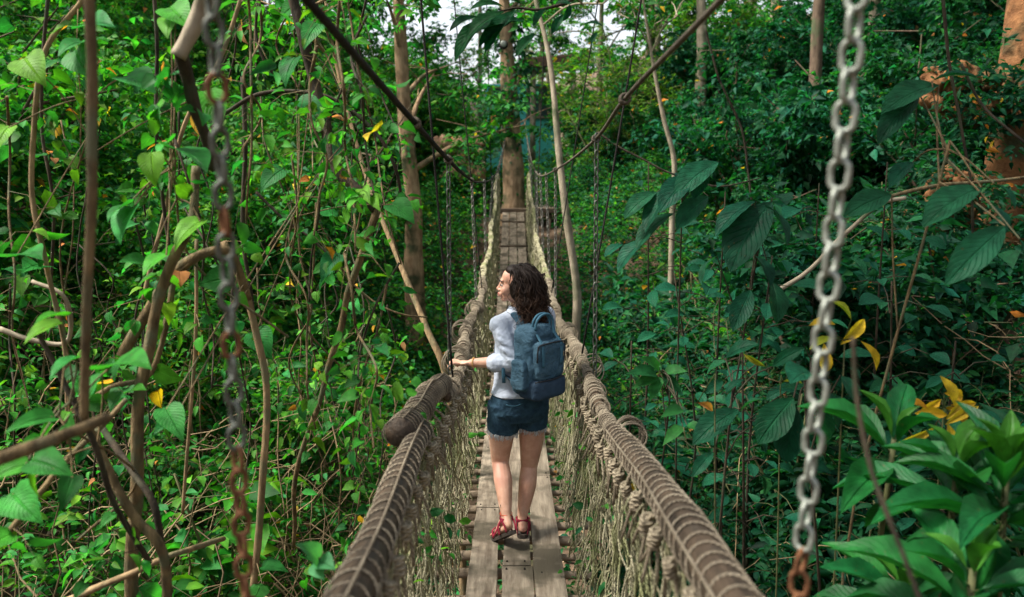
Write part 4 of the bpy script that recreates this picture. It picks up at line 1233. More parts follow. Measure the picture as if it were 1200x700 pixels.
# ------------------------------------------------------------------ foliage generators
def sprays(m, p0, d0, L, n, ll, ar, tint, tm, droop=0.35, petiole=0.02, twig=None, rng=R, spread=0.9, up=0.55, tilt=0.45, tc=(0.05, 0.045, 0.02), jl=0.25):
    """Leafy twigs. p0,d0 (S,3), L (S,), n leaves a twig. Leaves alternate along the twig and turn their faces to the light."""
    S = len(p0); d0 = unit(d0)
    t = (np.arange(n) + rng.uniform(.2, .8, (S, n))) / n
    t = 0.12 + 0.88 * t
    Lc = L[:, None]
    dz = -droop * t * t * Lc
    pos = p0[:, None, :] + d0[:, None, :] * (t * Lc)[..., None]
    pos[..., 2] += dz
    tan = d0[:, None, :] + np.zeros_like(pos); tan[..., 2] += -2 * droop * t
    tan = unit(tan)
    side = unit(np.cross(tan, np.array([0, 0, 1.0])) + rng.normal(0, .08, pos.shape))
    sg = np.where((np.arange(n)[None] + rng.integers(0, 2, (S, 1))) % 2 == 0, 1.0, -1.0)[..., None]
    last = (np.arange(n) == n - 1)[None, :, None]
    ld = np.where(last, tan, tan * (1 - spread * .6) + side * sg * spread) + rng.normal(0, .22, pos.shape)
    ld[..., 2] -= rng.uniform(0, .5, (S, n))
    nor = np.array([0, 0, 1.0]) * up + rng.normal(0, tilt, pos.shape) + np.array([0, -.18, 0]) + tan * .1
    ll_ = ll * np.exp(rng.normal(0, jl, (S, n))) * (1 - .35 * t)
    pos = pos + unit(ld) * petiole
    k = S * n
    if callable(tint): tt = tint(k)
    else: tt = jitter_tint(tint, k)
    m.leaves(tm, pos.reshape(-1, 3), ld.reshape(-1, 3), nor.reshape(-1, 3), ll_.ravel(), ll_.ravel() * ar * rng.uniform(.8, 1.2, k), tt)
    if twig is not None:
        tt_ = np.linspace(0, 1, 3)
        q = p0[:, None, :] + d0[:, None, :] * (tt_[None] * L[:, None])[..., None]
        q[..., 2] += -droop * (tt_ ** 2)[None] * L[:, None]
        th = np.array([0, 2.094, 4.189])
        e1 = unit(np.cross(d0, [0.1, 0.2, 1.0])); e2 = np.cross(d0, e1)
        rr = twig[1] * (1 - .7 * tt_)
        V = q[:, :, None, :] + rr[None, :, None, None] * (e1[:, None, None, :] * np.cos(th)[None, None, :, None] + e2[:, None, None, :] * np.sin(th)[None, None, :, None])
        i = np.arange(2)[:, None]; j = np.arange(3)[None]
        Qb = np.stack([i * 3 + j, i * 3 + (j + 1) % 3, (i + 1) * 3 + (j + 1) % 3, (i + 1) * 3 + j], -1).reshape(-1, 4)
        QQ = (Qb[None] + (np.arange(S) * 9)[:, None, None]).reshape(-1, 4)
        twig[0].add(V.reshape(-1, 3), None, QQ, None, tc)

def rand_dirs(k, el0, el1, rng=R, az=None):
    a = rng.uniform(0, 2 * math.pi, k) if az is None else az
    e = rng.uniform(rad(el0), rad(el1), k)
    return np.stack([np.cos(a) * np.cos(e), np.sin(a) * np.cos(e), np.sin(e)], -1)

# leaf colours by species, with sunlit-bank and shaded-bank tones also painted in
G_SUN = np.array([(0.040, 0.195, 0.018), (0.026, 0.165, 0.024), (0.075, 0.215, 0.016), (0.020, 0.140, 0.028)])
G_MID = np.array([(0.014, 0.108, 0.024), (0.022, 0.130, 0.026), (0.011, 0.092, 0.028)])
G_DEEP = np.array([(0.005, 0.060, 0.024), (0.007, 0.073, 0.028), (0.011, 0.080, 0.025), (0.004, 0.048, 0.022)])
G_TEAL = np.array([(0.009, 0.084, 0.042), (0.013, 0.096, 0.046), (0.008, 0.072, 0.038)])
G_FERN = np.array([(0.085, 0.165, 0.014), (0.065, 0.150, 0.018)])
G_DEAD = np.array([(0.48, 0.17, 0.03), (0.30, 0.14, 0.05), (0.55, 0.33, 0.02)])

def mixed(base, dead=0.012):
    def f(k):
        t = jitter_tint(base, k, .28, .16)
        q = R.random(k) < dead
        t[q] = jitter_tint(G_DEAD, int(q.sum()), .2, .1)
        return t
    return f

def in_view(x, y, z, mx=260, my=160):
    """Rough test that a point would be near the frame (with a margin)."""
    dx, dy, dz = x, y, z - CZ
    zc = dy * math.cos(PITCH) - dz * math.sin(PITCH); yc = dz * math.cos(PITCH) + dy * math.sin(PITCH)
    zc_ = np.maximum(zc, .05)
    return (zc > .3) & (np.abs(dx / zc_ * FPX) < 600 + mx) & (np.abs(yc / zc_ * FPX) < 350 + my)

def scatter(n, x0, x1, y0, y1, rng=R, marg=260):
    x = rng.uniform(x0, x1, n); y = rng.uniform(y0, y1, n)
    z = ground_z(x, y)
    k = in_view(x, y, z + .5, marg, 260)
    return np.stack([x, y, z], -1)[k]

# ------------------------------------------------------------------ undergrowth that reads as one mass
def undergrowth(name, label, C, h, ms, n, ll, ar, tint, tm, droop=.35, twig_r=.0035, el=(5, 75), L=(.25, .6), up=.55, tilt=.45):
    """Each centre in C carries ms twigs with n leaves."""
    m, tw = MB(), MB()
    k = len(C) * ms
    c = np.repeat(C, ms, 0)
    hh = h * np.repeat(np.exp(R.normal(0, .3, len(C))), ms)
    t = R.uniform(0.05, 1, k)
    p0 = c + np.stack([R.normal(0, .10, k) * (1 + t), R.normal(0, .10, k) * (1 + t), hh * t * .75], -1)
    d = rand_dirs(k, *el)
    sprays(m, p0, d, R.uniform(L[0], L[1], k) * (.7 + .5 * hh / h * .6), n, ll, ar, tint, tm, droop, .015, (tw, twig_r) if twig_r else None, up=up, tilt=tilt)
    o = m.build(name, M_LEAF)
    tag(o, label, 'undergrowth', kind='stuff')
    if not twig_r: return o
    o2 = tw.build(name.replace('undergrowth', 'twigs'), M_STEM)
    tag(o2, label + ': fine twigs', 'twigs', kind='stuff')
    return o

random.seed(3)
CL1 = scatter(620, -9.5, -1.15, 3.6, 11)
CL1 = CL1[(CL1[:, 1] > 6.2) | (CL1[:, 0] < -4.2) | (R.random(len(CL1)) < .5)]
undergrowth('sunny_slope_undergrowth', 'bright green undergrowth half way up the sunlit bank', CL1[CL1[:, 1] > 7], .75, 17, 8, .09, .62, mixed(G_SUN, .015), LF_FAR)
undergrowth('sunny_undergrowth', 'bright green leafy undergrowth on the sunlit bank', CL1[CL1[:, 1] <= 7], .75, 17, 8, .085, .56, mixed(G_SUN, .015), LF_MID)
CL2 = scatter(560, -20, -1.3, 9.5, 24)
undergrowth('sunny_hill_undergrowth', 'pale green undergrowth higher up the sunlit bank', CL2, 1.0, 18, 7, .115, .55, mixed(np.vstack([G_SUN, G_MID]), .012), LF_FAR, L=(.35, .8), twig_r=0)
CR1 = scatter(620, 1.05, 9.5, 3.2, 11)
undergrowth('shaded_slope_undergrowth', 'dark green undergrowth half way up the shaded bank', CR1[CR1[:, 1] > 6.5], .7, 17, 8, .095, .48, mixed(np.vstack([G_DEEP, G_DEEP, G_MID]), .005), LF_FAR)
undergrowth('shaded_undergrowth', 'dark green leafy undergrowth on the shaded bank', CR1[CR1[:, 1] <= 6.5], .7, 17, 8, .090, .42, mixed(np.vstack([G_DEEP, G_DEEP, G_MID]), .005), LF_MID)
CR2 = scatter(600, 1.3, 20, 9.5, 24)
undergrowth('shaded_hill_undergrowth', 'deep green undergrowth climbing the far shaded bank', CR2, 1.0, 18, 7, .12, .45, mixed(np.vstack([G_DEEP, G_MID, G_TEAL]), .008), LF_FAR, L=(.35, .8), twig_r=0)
CC = scatter(240, -1.5, 1.6, 3.0, 18.5)
CC = CC[(CC[:, 2] < deck_z(CC[:, 1]) - .9)]
undergrowth('ravine_undergrowth', 'leafy plants on the ravine floor under the planks', CC, .45, 7, 6, .09, .5, mixed(np.vstack([G_DEEP, G_MID]), .01), LF_MID, L=(.2, .4))
CF = scatter(420, -13, 14, 20.6, 33, marg=60)
undergrowth('hilltop_undergrowth', 'bright bushes on the rise behind the landing platform', CF, 1.1, 13, 7, .16, .55, mixed(np.vstack([G_SUN, G_FERN, G_MID]), .012), LF_FAR, L=(.4, 1.0), twig_r=0)

CS = np.vstack([scatter(230, -3.4, -.75, 9.5, 20.5), scatter(300, .85, 4.2, 9.0, 20.5)])
CS = CS[in_view(CS[:, 0], CS[:, 1], CS[:, 2])]
undergrowth('bridgeside_undergrowth', 'bright leafy plants lining both sides of the far planks', CS, .8, 11, 7, .12, .5, mixed(np.vstack([G_SUN, G_MID]), .012), LF_FAR, L=(.3, .6), twig_r=0)

# leaf litter and dry stems
def litter(name, label, n, x0, x1, y0, y1, size):
    m = MB(); P = scatter(n, x0, x1, y0, y1); k = len(P)
    P[:, 2] += R.uniform(.005, .05, k)
    m.leaves(LF_MID, P, rand_dirs(k, -20, 25), np.array([0, 0, 1.0]) + R.normal(0, .4, (k, 3)), size * R.uniform(.6, 1.4, k), size * .5 * R.uniform(.7, 1.3, k),
             jitter_tint(np.array([(.20, .12, .06), (.28, .18, .10), (.14, .08, .045), (.34, .24, .15)]), k, .25, .1))
    tag(m.build(name, M_LITTER), label, 'leaf litter', kind='stuff')
litter('sunny_leaf_litter', 'brown fallen leaves under the sunlit bushes', 5000, -9, -.6, 2.5, 14, .10)
litter('shaded_leaf_litter', 'brown fallen leaves on the shaded slope', 6500, .5, 14, 1.6, 18, .11)

def dry_tangle(name, label, n, x0, x1, y0, y1, h, Lr, r):
    m = MB(); P = scatter(n, x0, x1, y0, y1)
    for p in P:
        k = 7; d = rand_dirs(1, 5, 85)[0]; L = R.uniform(*Lr)
        q = [p + [0, 0, R.uniform(0, h)]]
        for _ in range(k):
            d = unit(d + R.normal(0, .28, 3) + [0, 0, -.10]); q.append(q[-1] + d * L / k)
        q = np.array(q)
        m.tube(q, np.linspace(r, r * .5, len(q)) * R.uniform(.6, 1.5), 3, col=np.array([.5, .47, .42]) * R.uniform(.35, 1.1), caps=False)
    tag(m.build(name, M_DRY), label, 'dry stems', kind='stuff')
dry_tangle('sunny_dry_stems', 'tangle of dry tan stems and creepers on the ground', 1900, -6.5, -1.0, 2.6, 9, .75, (.4, 1.6), .0068)
dry_tangle('shaded_dry_stems', 'thin dry twigs caught in the shaded undergrowth', 420, 1.0, 10, 2.6, 13, .9, (.4, 1.5), .005)

# creepers threaded through the side nets
m, tw = MB(), MB()
for side in (-1, 1):
    k = 150 if side > 0 else 120
    yy = R.uniform(1.3, 11, k); t = R.uniform(.25, 1, k)
    p = net_pt(side, yy, t); p[:, 0] += side * R.uniform(-.01, .08, k)
    d = np.stack([side * R.uniform(-.5, .9, k), R.normal(0, .6, k), R.uniform(-.2, .9, k)], -1)
    sprays(m, p, d, R.uniform(.05, .2, k), 3, .062, .6, mixed(np.vstack([G_MID, G_SUN]), .01), LF_MID, .3, .01, (tw, .002))
tag(m.build('net_creeper_leaves', M_LEAF), 'small green creeper leaves poking through the rope nets', 'creeper', kind='stuff')
tag(tw.build('net_creeper_stems', M_STEM), 'thin green creeper stems in the rope nets', 'creeper', kind='stuff')

# ------------------------------------------------------------------ trees
def crown_points(n, c, r, rng, shell=.55):
    d = rng.normal(0, 1, (n, 3)); d = unit(d)
    return c + d * (rng.uniform(shell, 1, (n, 1)) ** .6) * np.asarray(r)

def tree(name, label, base, height, r0, lean, bark, tint, leaf, seed, limbs=7, crown_r=2.4, clumps=60, per=9, start=.45, group=None, bend=None, tm=LF_FAR, cat='tree', spr=9):
    rng = np.random.default_rng(seed)
    base = np.array([base[0], base[1], float(ground_z(base[0], base[1])) - .15]) if len(base) == 2 else np.array(base, float)
    base = base if bend is None else np.array([bend[0][0], bend[0][1], min(float(bend[0][2]), float(ground_z(bend[0][0], bend[0][1])) - .2)])
    root = empty(name, base); tag(root, label, cat, group)
    pts = bend if bend is not None else [base, base + [lean[0] * .3 + rng.normal(0, .06), lean[1] * .3, height * .35], base + [lean[0] * .7 + rng.normal(0, .12), lean[1] * .7 + rng.normal(0, .1), height * .7], base + [lean[0], lean[1], height]]
    pts = [np.asarray(q_, float) for q_ in pts]
    gz_ = float(ground_z(pts[0][0], pts[0][1])) - .2            # every trunk reaches down into the soil
    if pts[0][2] > gz_: pts = [np.array([pts[0][0] + .04, pts[0][1], gz_])] + pts
    p = smooth_path(pts, 8); s = np.linspace(0, 1, len(p))
    r = r0 * (1 - .72 * s) * (1 + .35 * np.exp(-s * 22)) * (1 + .04 * np.sin(s * 40 + seed))
    m = MB(); m.tube(p, r, 14); m.build('trunk', bark, root)
    lm = MB(); lf = MB(); C = []
    for k in range(limbs):
        f = start + (1 - start) * (k + rng.uniform(.1, .9)) / limbs
        i = int(f * (len(p) - 1)); a = p[i]
        d = rand_dirs(1, 10, 55, rng)[0]; ln = crown_r * rng.uniform(.6, 1.1) * (1.15 - .5 * f)
        q = smooth_path([a, a + d * ln * .45 + [0, 0, .1], a + d * ln + [0, 0, -.05 * ln]], 5)
        lm.tube(q, np.linspace(r[i] * .45, .012, len(q)), 7, caps=False)
        for u in (.45, .7, .9, 1.0):
            C.append(q[int(u * (len(q) - 1))])
            for _ in range(1):
                e = q[int(u * (len(q) - 1))]; dd = rand_dirs(1, -10, 60, rng)[0] * ln * .45
                lm.tube([e, e + dd * .5 + [0, 0, .04], e + dd], [.012, .009, .005], 5, caps=False); C.append(e + dd)
    lm.build('limbs', bark, root)
    C = np.array(C)
    kk = clumps * per
    ci = C[rng.integers(0, len(C), clumps)] + rng.normal(0, crown_r * .13, (clumps, 3))
    pp = np.repeat(ci, per, 0) + rng.normal(0, crown_r * .05, (kk, 3))
    sprays(lf, pp, rand_dirs(kk, -25, 60, rng), rng.uniform(.25, .6, kk) * crown_r * .32, spr, leaf, .52, tint, tm, .4, .02, None, rng)
    lf.build('crown', M_LEAF, root)
    return root

# the big tree the bridge is tied to
bt = np.array([0.02, END_Y + .65, float(ground_z(.02, END_Y + .65)) - .3])
tree('anchor_tree', 'big tree with ridged warm brown trunk at the end of the bridge', bt, 11, .30, (0, 0), M_BARK_WARM, mixed(G_MID, .01), .15, 31, 9, 3.4, 50, 8, .66,
     bend=[bt, pix(602, 215, bt[1]), pix(599, 150, bt[1]), pix(596, 95, bt[1]), pix(593, 45, bt[1]), pix(590, -20, bt[1]), pix(585, -160, bt[1])])
lp = pix(590, 53, bt[1] - .34)
lo = empty('tree_lamp', lp); tag(lo, 'small black round lamp fixed high on the big trunk', 'lamp')
m = MB(); m.tube([lp + [0, .12, 0], lp + [0, .02, 0], lp + [0, -.05, 0]], [.05, .10, .11], 14); m.build('housing', M_CABLE_DARK, lo)
m = MB(); m.ellipsoid(lp + [0, -.055, .02], (.075, .02, .075), None, 14, 8); m.build('lens', M_CHAIN, lo)
m = MB(); m.tube([lp + [0, .25, .02], lp + [0, .1, .0]], .025, 6); m.build('bracket', M_CABLE_DARK, lo)
# climber round the trunk
m, tw = MB(), MB()
th = np.linspace(0, 9, 40); zz = np.linspace(1.0, 5.4, 40)
q = np.stack([bt[0] + (.32 - .02 * zz) * np.cos(th) - .05, bt[1] + (.32 - .02 * zz) * np.sin(th), bt[2] + zz], -1)
cl = empty('tree_climber', q[0]); tag(cl, 'leafy climber wound round the big tree trunk at the bridge end', 'climber')
tw.tube(q, .028, 6); tw.build('stem', M_BARK, cl)
k = 120; i = R.integers(6, 40, k)
p = q[i]; d = np.stack([R.normal(0, .9, k), -R.uniform(.1, 1, k), R.normal(-.1, .4, k)], -1)
keep = (p[:, 2] > bt[2] + 2.5) | (R.random(k) < .25)
sprays(m, p[keep], d[keep], R.uniform(.3, .9, keep.sum()), 6, .17, .6, mixed(np.vstack([G_DEEP, G_MID])), LF_MID, .4)
m.build('foliage', M_LEAF, cl)

# trunk to the left behind the stay ropes
t0 = pix(484, 275, 14.5)
tree('forest_tree', 'straight brown-barked tree standing beyond the dark stay ropes', (t0[0], t0[1], t0[2] - .6), 9.5, .20, (0, 0), M_BARK_WARM, mixed(np.vstack([G_SUN, G_MID])), .15, 8, 9, 2.4, 60, 8, .38,
     bend=[t0 + [0, 0, -.6], pix(484, 240, 14.5), pix(474, 130, 14.5), pix(468, 20, 14.5), pix(460, -120, 14.5) , pix(455, -260, 14.5)])
# pale sapling right of the planks
s0 = pix(676, 340, 9.5)
tree('sapling', 'thin pale-barked sapling beside the far hanger chains', (s0[0], s0[1], s0[2] - .5), 6, .062, (0, 0), M_BARK_PALE, mixed(G_SUN), .13, 12, 5, 1.5, 16, 5, .8,
     bend=[s0 + [0, 0, -.7], s0, pix(664, 255, 9.5), pix(655, 180, 9.6), pix(648, 100, 9.7), pix(640, 50, 9.8), pix(625, -10, 10), pix(600, -120, 10.3)])
s0 = pix(790, 190, 12)
tree('sapling', 'slender pale stem rising from the dark bushes with a bent top', (s0[0], s0[1], s0[2] - .8), 5, .05, (0, 0), M_BARK_PALE, mixed(G_MID), .12, 13, 4, 1.2, 12, 5, .7,
     bend=[s0 + [0, 0, -.8], s0, pix(778, 140, 12), pix(768, 90, 12), pix(758, 30, 12), pix(745, -60, 12)])
# slender tan leaning stem on the left
s0 = pix(524, 448, 5.6)
tree('leaning_sapling', 'slender tan stem leaning away from the rope rail', (s0[0], s0[1], s0[2] - .9), 6, .032, (0, 0), M_BARK_TAN, mixed(G_SUN), .11, 14, 4, 1.3, 14, 5, .7,
     bend=[s0 + [.08, 0, -.9], s0, pix(500, 385, 5.7), pix(470, 312, 5.9), pix(432, 215, 6.2), pix(402, 110, 6.5), pix(385, 25, 6.7), pix(370, -90, 7)])
# pale trunks at the top of the right bank and a thick one on the right edge
for (u, v, yy, r0, bark, lab, sd) in ((966, 95, 15.0, .15, M_BARK, 'brown trunk on the crest of the shaded bank', 41), (822, 40, 19.0, .16, M_BARK_PALE, 'pale grey trunk among the hilltop leaves', 42),
                                      (1190, 110, 8.9, .27, M_LATERITE, 'thick rusty orange trunk on the shaded bank', 43), (1018, 60, 17.0, .14, M_BARK_PALE, 'thin pale trunk behind the brown one on the crest', 44)):
    b0 = pix(u, v, yy)
    gz = float(ground_z(b0[0], yy))
    tree('bank_tree', lab, (b0[0], yy, min(gz, b0[2]) - .2), 8 + 2 * R.random(), r0, (R.normal(0, .3), .3), bark, mixed(np.vstack([G_DEEP, G_MID])), .16, sd, 8, 2.6, 55, 8, .45, group=None)

# forest behind: each tree of its own
far_spots = [(-5.6, 27, 11, 'a'), (-8.2, 23, 11, 'b'), (-12, 25, 12, 'a'), (-15.5, 21, 12, 'b'), (-7, 31, 13, 'b'), (-13, 33, 14, 'a'), (5.2, 31, 11, 'b'), (8.5, 27, 11, 'a'),
             (12, 24, 12, 'b'), (15, 27, 13, 'a'), (10, 35, 14, 'a'), (18, 21, 12, 'b'), (-19, 27, 13, 'b'), (-10.5, 17.5, 9.5, 'a'), (1.5, 44, 12, 'b'), (-14.5, 14.5, 10, 'b'), (14.5, 16.5, 9, 'a'), (22, 27, 13, 'b'), (-22, 20, 13, 'a')]
labs = {'a': 'tall forest tree with a loose light green crown beyond the ravine', 'b': 'tall forest tree with a dense mid green crown beyond the ravine'}
proto = {}
for q, (x, y, h, kd) in enumerate(far_spots):
    zb = float(ground_z(x, y)) - .3
    if kd not in proto:
        proto[kd] = tree('background_tree', labs[kd], (x, y, zb), 11.5, .22, (.3, 0), M_BARK if kd == 'b' else M_BARK_PALE, mixed(np.vstack([G_SUN, G_MID]) if kd == 'a' else np.vstack([G_MID, G_DEEP, G_SUN])), .20, 51 + q, 20, 3.0, 230, 10, .10, 'forest trees with %s crowns' % ('loose light' if kd == 'a' else 'dense'))
        proto[kd].scale = (h / 11.5,) * 3
    else:
        src = proto[kd]; r_ = src.copy(); COL.objects.link(r_); r_.location = (x, y, zb)
        r_.rotation_euler = (0, 0, R.uniform(0, 6.28)); s__ = h / 11.5 * R.uniform(.9, 1.1); r_.scale = (s__, s__, s__)
        for ch in src.children:
            c = ch.copy(); COL.objects.link(c); c.parent = r_

# tall thickets that close the view: bushy young trees, copied
def bush_proto(seed, h, tint, leaf, clumps, per, n, tm=LF_FAR):
    rng = np.random.default_rng(seed); m, tw = MB(), MB(); C = []
    for s in range(7):
        d_ = rand_dirs(1, 48, 86, rng)[0]; q = smooth_path([np.zeros(3), d_ * h * .5 + rng.normal(0, .1, 3), d_ * h * rng.uniform(.7, 1) + rng.normal(0, .2, 3)], 6)
        tw.tube(q, np.linspace(.03, .008, len(q)), 5, caps=False); C.append(q[2:])
        for _ in range(4):
            e = q[rng.integers(3, len(q))]; dd = rand_dirs(1, 0, 55, rng)[0] * h * .32
            tw.tube([e, e + dd * .5, e + dd], [.012, .009, .004], 4, caps=False); C.append(np.array([e + dd * .4, e + dd * .7, e + dd]))
    C = np.vstack(C); k = clumps * per
    ci = C[rng.integers(0, len(C), clumps)]
    p = np.repeat(ci, per, 0) + rng.normal(0, h * .045, (k, 3))
    sprays(m, p, rand_dirs(k, -30, 65, rng), rng.uniform(.2, .5, k) * h * .22, n, leaf, .55, tint, tm, .4, .015, None, rng)
    return m.mesh('crown', M_LEAF), tw.mesh('trunk', M_BARK)
RT = np.random.default_rng(404)
def thicket(label, group, name, protos, P, s0, s1):
    for q, (x, y) in enumerate(P):
        r_ = empty(name, (x, y, float(ground_z(x, y)) - .08)); tag(r_, label, 'young tree', group)
        s = RT.uniform(s0, s1); r_.rotation_euler = (0, 0, RT.uniform(0, 6.28)); r_.scale = (s, s, s * RT.uniform(.85, 1.15))
        for nm, me in zip(('crown', 'trunk'), protos[q % len(protos)]):
            o = bpy.data.objects.new(nm, me); COL.objects.link(o); o.parent = r_
def poisson(n, x0, x1, y0, y1, dmin, zoff=2.0, tries=4000, corridor=2.2):
    out = []
    for _ in range(tries):
        x, y = RT.uniform(x0, x1), RT.uniform(y0, y1)
        if y < END_Y + 1.5 and abs(x) < corridor + .12 * y: continue
        if not bool(in_view(np.array(x), np.array(y), np.array(float(ground_z(x, y)) + zoff), 200, 500)): continue
        uu = 600 + x / (y * .985 - (float(ground_z(x, y)) - CZ) * .17) * FPX
        if x > 0 and 1010 < uu < 1260 and y < 9.5: continue
        if all((x - a) ** 2 + (y - b_) ** 2 > dmin * dmin for a, b_ in out): out.append((x, y))
        if len(out) >= n: break
    return out
pl = [bush_proto(201, 2.6, mixed(G_SUN, .012), .10, 120, 9, 7), bush_proto(202, 2.4, mixed(np.vstack([G_SUN, G_MID]), .01), .11, 110, 9, 7), bush_proto(203, 2.9, mixed(np.vstack([G_SUN, G_SUN, G_FERN]), .01), .095, 130, 9, 7)]
pr = [bush_proto(211, 2.4, mixed(np.vstack([G_DEEP, G_MID]), .008), .12, 110, 9, 7), bush_proto(212, 2.6, mixed(np.vstack([G_TEAL, G_DEEP]), .006), .13, 110, 9, 7), bush_proto(213, 2.2, mixed(np.vstack([G_MID, G_DEEP]), .006), .11, 120, 9, 7)]
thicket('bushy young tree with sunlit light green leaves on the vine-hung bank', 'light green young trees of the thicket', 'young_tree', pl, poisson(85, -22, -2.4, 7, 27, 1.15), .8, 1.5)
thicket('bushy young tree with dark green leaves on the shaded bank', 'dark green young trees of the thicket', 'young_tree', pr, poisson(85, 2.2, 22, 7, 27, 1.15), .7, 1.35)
thicket('bushy young tree with pale sunlit leaves behind the hut', 'young trees behind the hut', 'young_tree', pl, [(x + R.normal(0, .3), y + R.normal(0, .3)) for x, y in ((-5.2, 24), (-3.6, 22.6), (-2.3, 26), (3.4, 26), (4.8, 28), (6.4, 25.5), (-6.5, 27), (3.0, 36), (-4.5, 36), (.6, 38), (-2.1, 21.6), (-3.1, 20.9), (-1.15, 23.2))], .9, 1.5)

# unseen spreading tree, added so its crown shades the bridge and right bank
rng = np.random.default_rng(5)
cb = np.array([-3.4, .2, float(ground_z(-3.4, .2)) - .2])
ct = empty('added_shade_tree', cb); tag(ct, 'large unseen tree added to shade the bridge with its high leafy crown', 'tree')
top = cb + [.6, 2.2, 7.2]
m = MB(); q = smooth_path([cb, cb + [.1, .3, 3], top], 8); m.tube(q, np.linspace(.36, .24, len(q)), 14); m.build('trunk', M_BARK, ct)
lm, lf = MB(), MB(); C = []
CEN = np.array([-.9, 4.9, CZ + 6.6])
for k in range(16):
    a = k * 2.399; rr = 3.7 * math.sqrt((k + .5) / 16)
    e = CEN + [rr * math.cos(a) * 1.05, rr * math.sin(a) * 1.15, rng.normal(0, .5)]
    q = smooth_path([top, (top + e) / 2 + [0, 0, .9], e], 6); lm.tube(q, np.linspace(.13, .02, len(q)), 7, caps=False)
    for _ in range(7): C.append(e + rng.normal(0, [.75, .75, .35]))
    for _ in range(4): C.append(q[rng.integers(8, len(q))] + rng.normal(0, .3, 3))
lm.build('limbs', M_BARK, ct)
C = np.array(C); p = np.repeat(C, 7, 0) + rng.normal(0, .22, (len(C) * 7, 3)); k = len(p)
sprays(lf, p, rand_dirs(k, -30, 40, rng), rng.uniform(.3, .8, k), 6, .20, .5, mixed(G_MID, .005), LF_FAR, .3, .02, None, rng)
lf.build('crown', M_LEAF, ct)

# bare red earth showing on the shaded bank, and a pale mound by the big tree
def earth(name, label, u0, u1, v0, v1, y, mat, seed, depth=.5):
    """Crumbly lumps of soil fused into one face."""
    rng = np.random.default_rng(seed); m = MB(); pts = []
    w = np.linalg.norm(pix(u1, v0, y) - pix(u0, v0, y)); h = np.linalg.norm(pix(u0, v1, y) - pix(u0, v0, y))
    for k in range(26):
        c = pix(rng.uniform(u0, u1), rng.uniform(v0, v1), y + rng.uniform(-.15, .35) * depth); r = rng.uniform(.10, .22) * min(w, h)
        m.ellipsoid(c, (r * rng.uniform(.8, 1.5), r, r * rng.uniform(.6, 1.0)), Matrix.Rotation(rng.uniform(0, 3), 3, 'Y'), 12, 8); pts.append(c - [0, r * .8, 0])
    o = m.build(name, mat, origin=pix((u0 + u1) / 2, v1, y)); tag(o, label, 'earth')
    fuse(o, w / 45, 1, .4); crumple(o, .05, 4.5, seed); crumple(o, .025, 14, seed + 3)
    return np.array(pts)
EB = earth('earth_bank', 'crumbling orange earth face exposed on the shaded bank', 1085, 1165, 72, 140, 8.6, M_LATERITE, 3)
EB2 = earth('earth_bank', 'low patch of orange earth under the shaded leaves', 1080, 1150, 205, 262, 7.8, M_LATERITE, 8, .6)
EM = earth('earth_bank', 'pale pinkish earth mound beside the big tree', 512, 565, 165, 208, 21.0, rough_mat('pale_earth', (0.24, 0.13, 0.075), (0.40, 0.25, 0.16), 4.0, (1, 1, 1), .95, 1.0, .05), 5, .6)
m = MB()
for V_, k, tn in ((EB, 170, G_DEEP), (EB2, 170, G_DEEP), (EM, 160, np.vstack([G_SUN, G_MID]))):
    p = V_[R.integers(0, len(V_), k)] + R.normal(0, .22, (k, 3)) + [0, -.14, -.05]
    sprays(m, p, rand_dirs(k, -20, 70) + [0, -.4, 0], R.uniform(.15, .45, k), 6, .10, .45, mixed(tn, .02), LF_MID, .4)
tag(m.build('creeping_undergrowth', M_LEAF), 'green leaves creeping over the bare earth faces', 'undergrowth', kind='stuff')

# light crowns in front of the open sky
for q, (u, v, y, h, lab) in enumerate(((700, 120, 26, 8.5, 'airy pale-leaved tree to the right of the hut roof'), (765, 110, 24, 8.0, 'airy pale-leaved tree on the shoulder of the shaded bank'), (560, 120, 33, 10, 'airy pale-leaved tree far behind the big trunk'), (640, 120, 36, 10.5, 'airy pale-leaved tree far behind the hut roof'))):
    b0 = pix(u, v, y)
    tree('airy_tree', lab, (b0[0], y, float(ground_z(b0[0], y)) - .3), h, .12, (.3, 0), M_BARK_PALE, mixed(np.vstack([G_SUN * 1.1, G_FERN]), .01), .15, 300 + q, 16, 2.3, 90, 7, .3)

# ------------------------------------------------------------------ lianas and stems on the left
def liana(pts, r0, r1, mat, label, leaves=0, tint=None, leaf=.10, ar=.85, tm=LF_HEART, name='liana', seed=0, Ls=(.1, .35), n=3, knob=0.0, cat='vine', group=None, sides=9):
    rng = np.random.default_rng(seed + 100)
    P = np.array([pix(*q) for q in pts])
    p = smooth_path(P, 7)
    p = p + np.stack([mn(p * 3.1 + seed), mn(p * 3.3 + seed + 9), mn(p * 2.9 + seed + 20)], -1) * r0 * 1.1
    s = np.linspace(0, 1, len(p)); r = (r0 + (r1 - r0) * s) * (1 + .13 * mn(p * 14 + seed) + knob * np.maximum(0, mn(p * 7 + seed * 2)))
    root = empty(name, p[np.argmin(p[:, 2])]); tag(root, label, cat, group)
    st = MB(); st.tube(p, r, sides); tw = st
    if leaves:
        i = rng.integers(0, len(p), leaves)
        m = MB()
        sprays(m, p[i], unit(rng.normal(0, 1, (leaves, 3)) + [0, -.2, .1]), rng.uniform(Ls[0], Ls[1], leaves), n, leaf, ar, tint if tint is not None else mixed(G_SUN, .03), tm, .5, .03, (tw, .0022), rng)
        m.build('foliage', M_LEAF_BIG if leaf > .08 else M_LEAF, root)
    st.build('stem', mat, root)
    return root
def mn(P):
    return np.array([mnoise.noise(Vector(q)) for q in P])

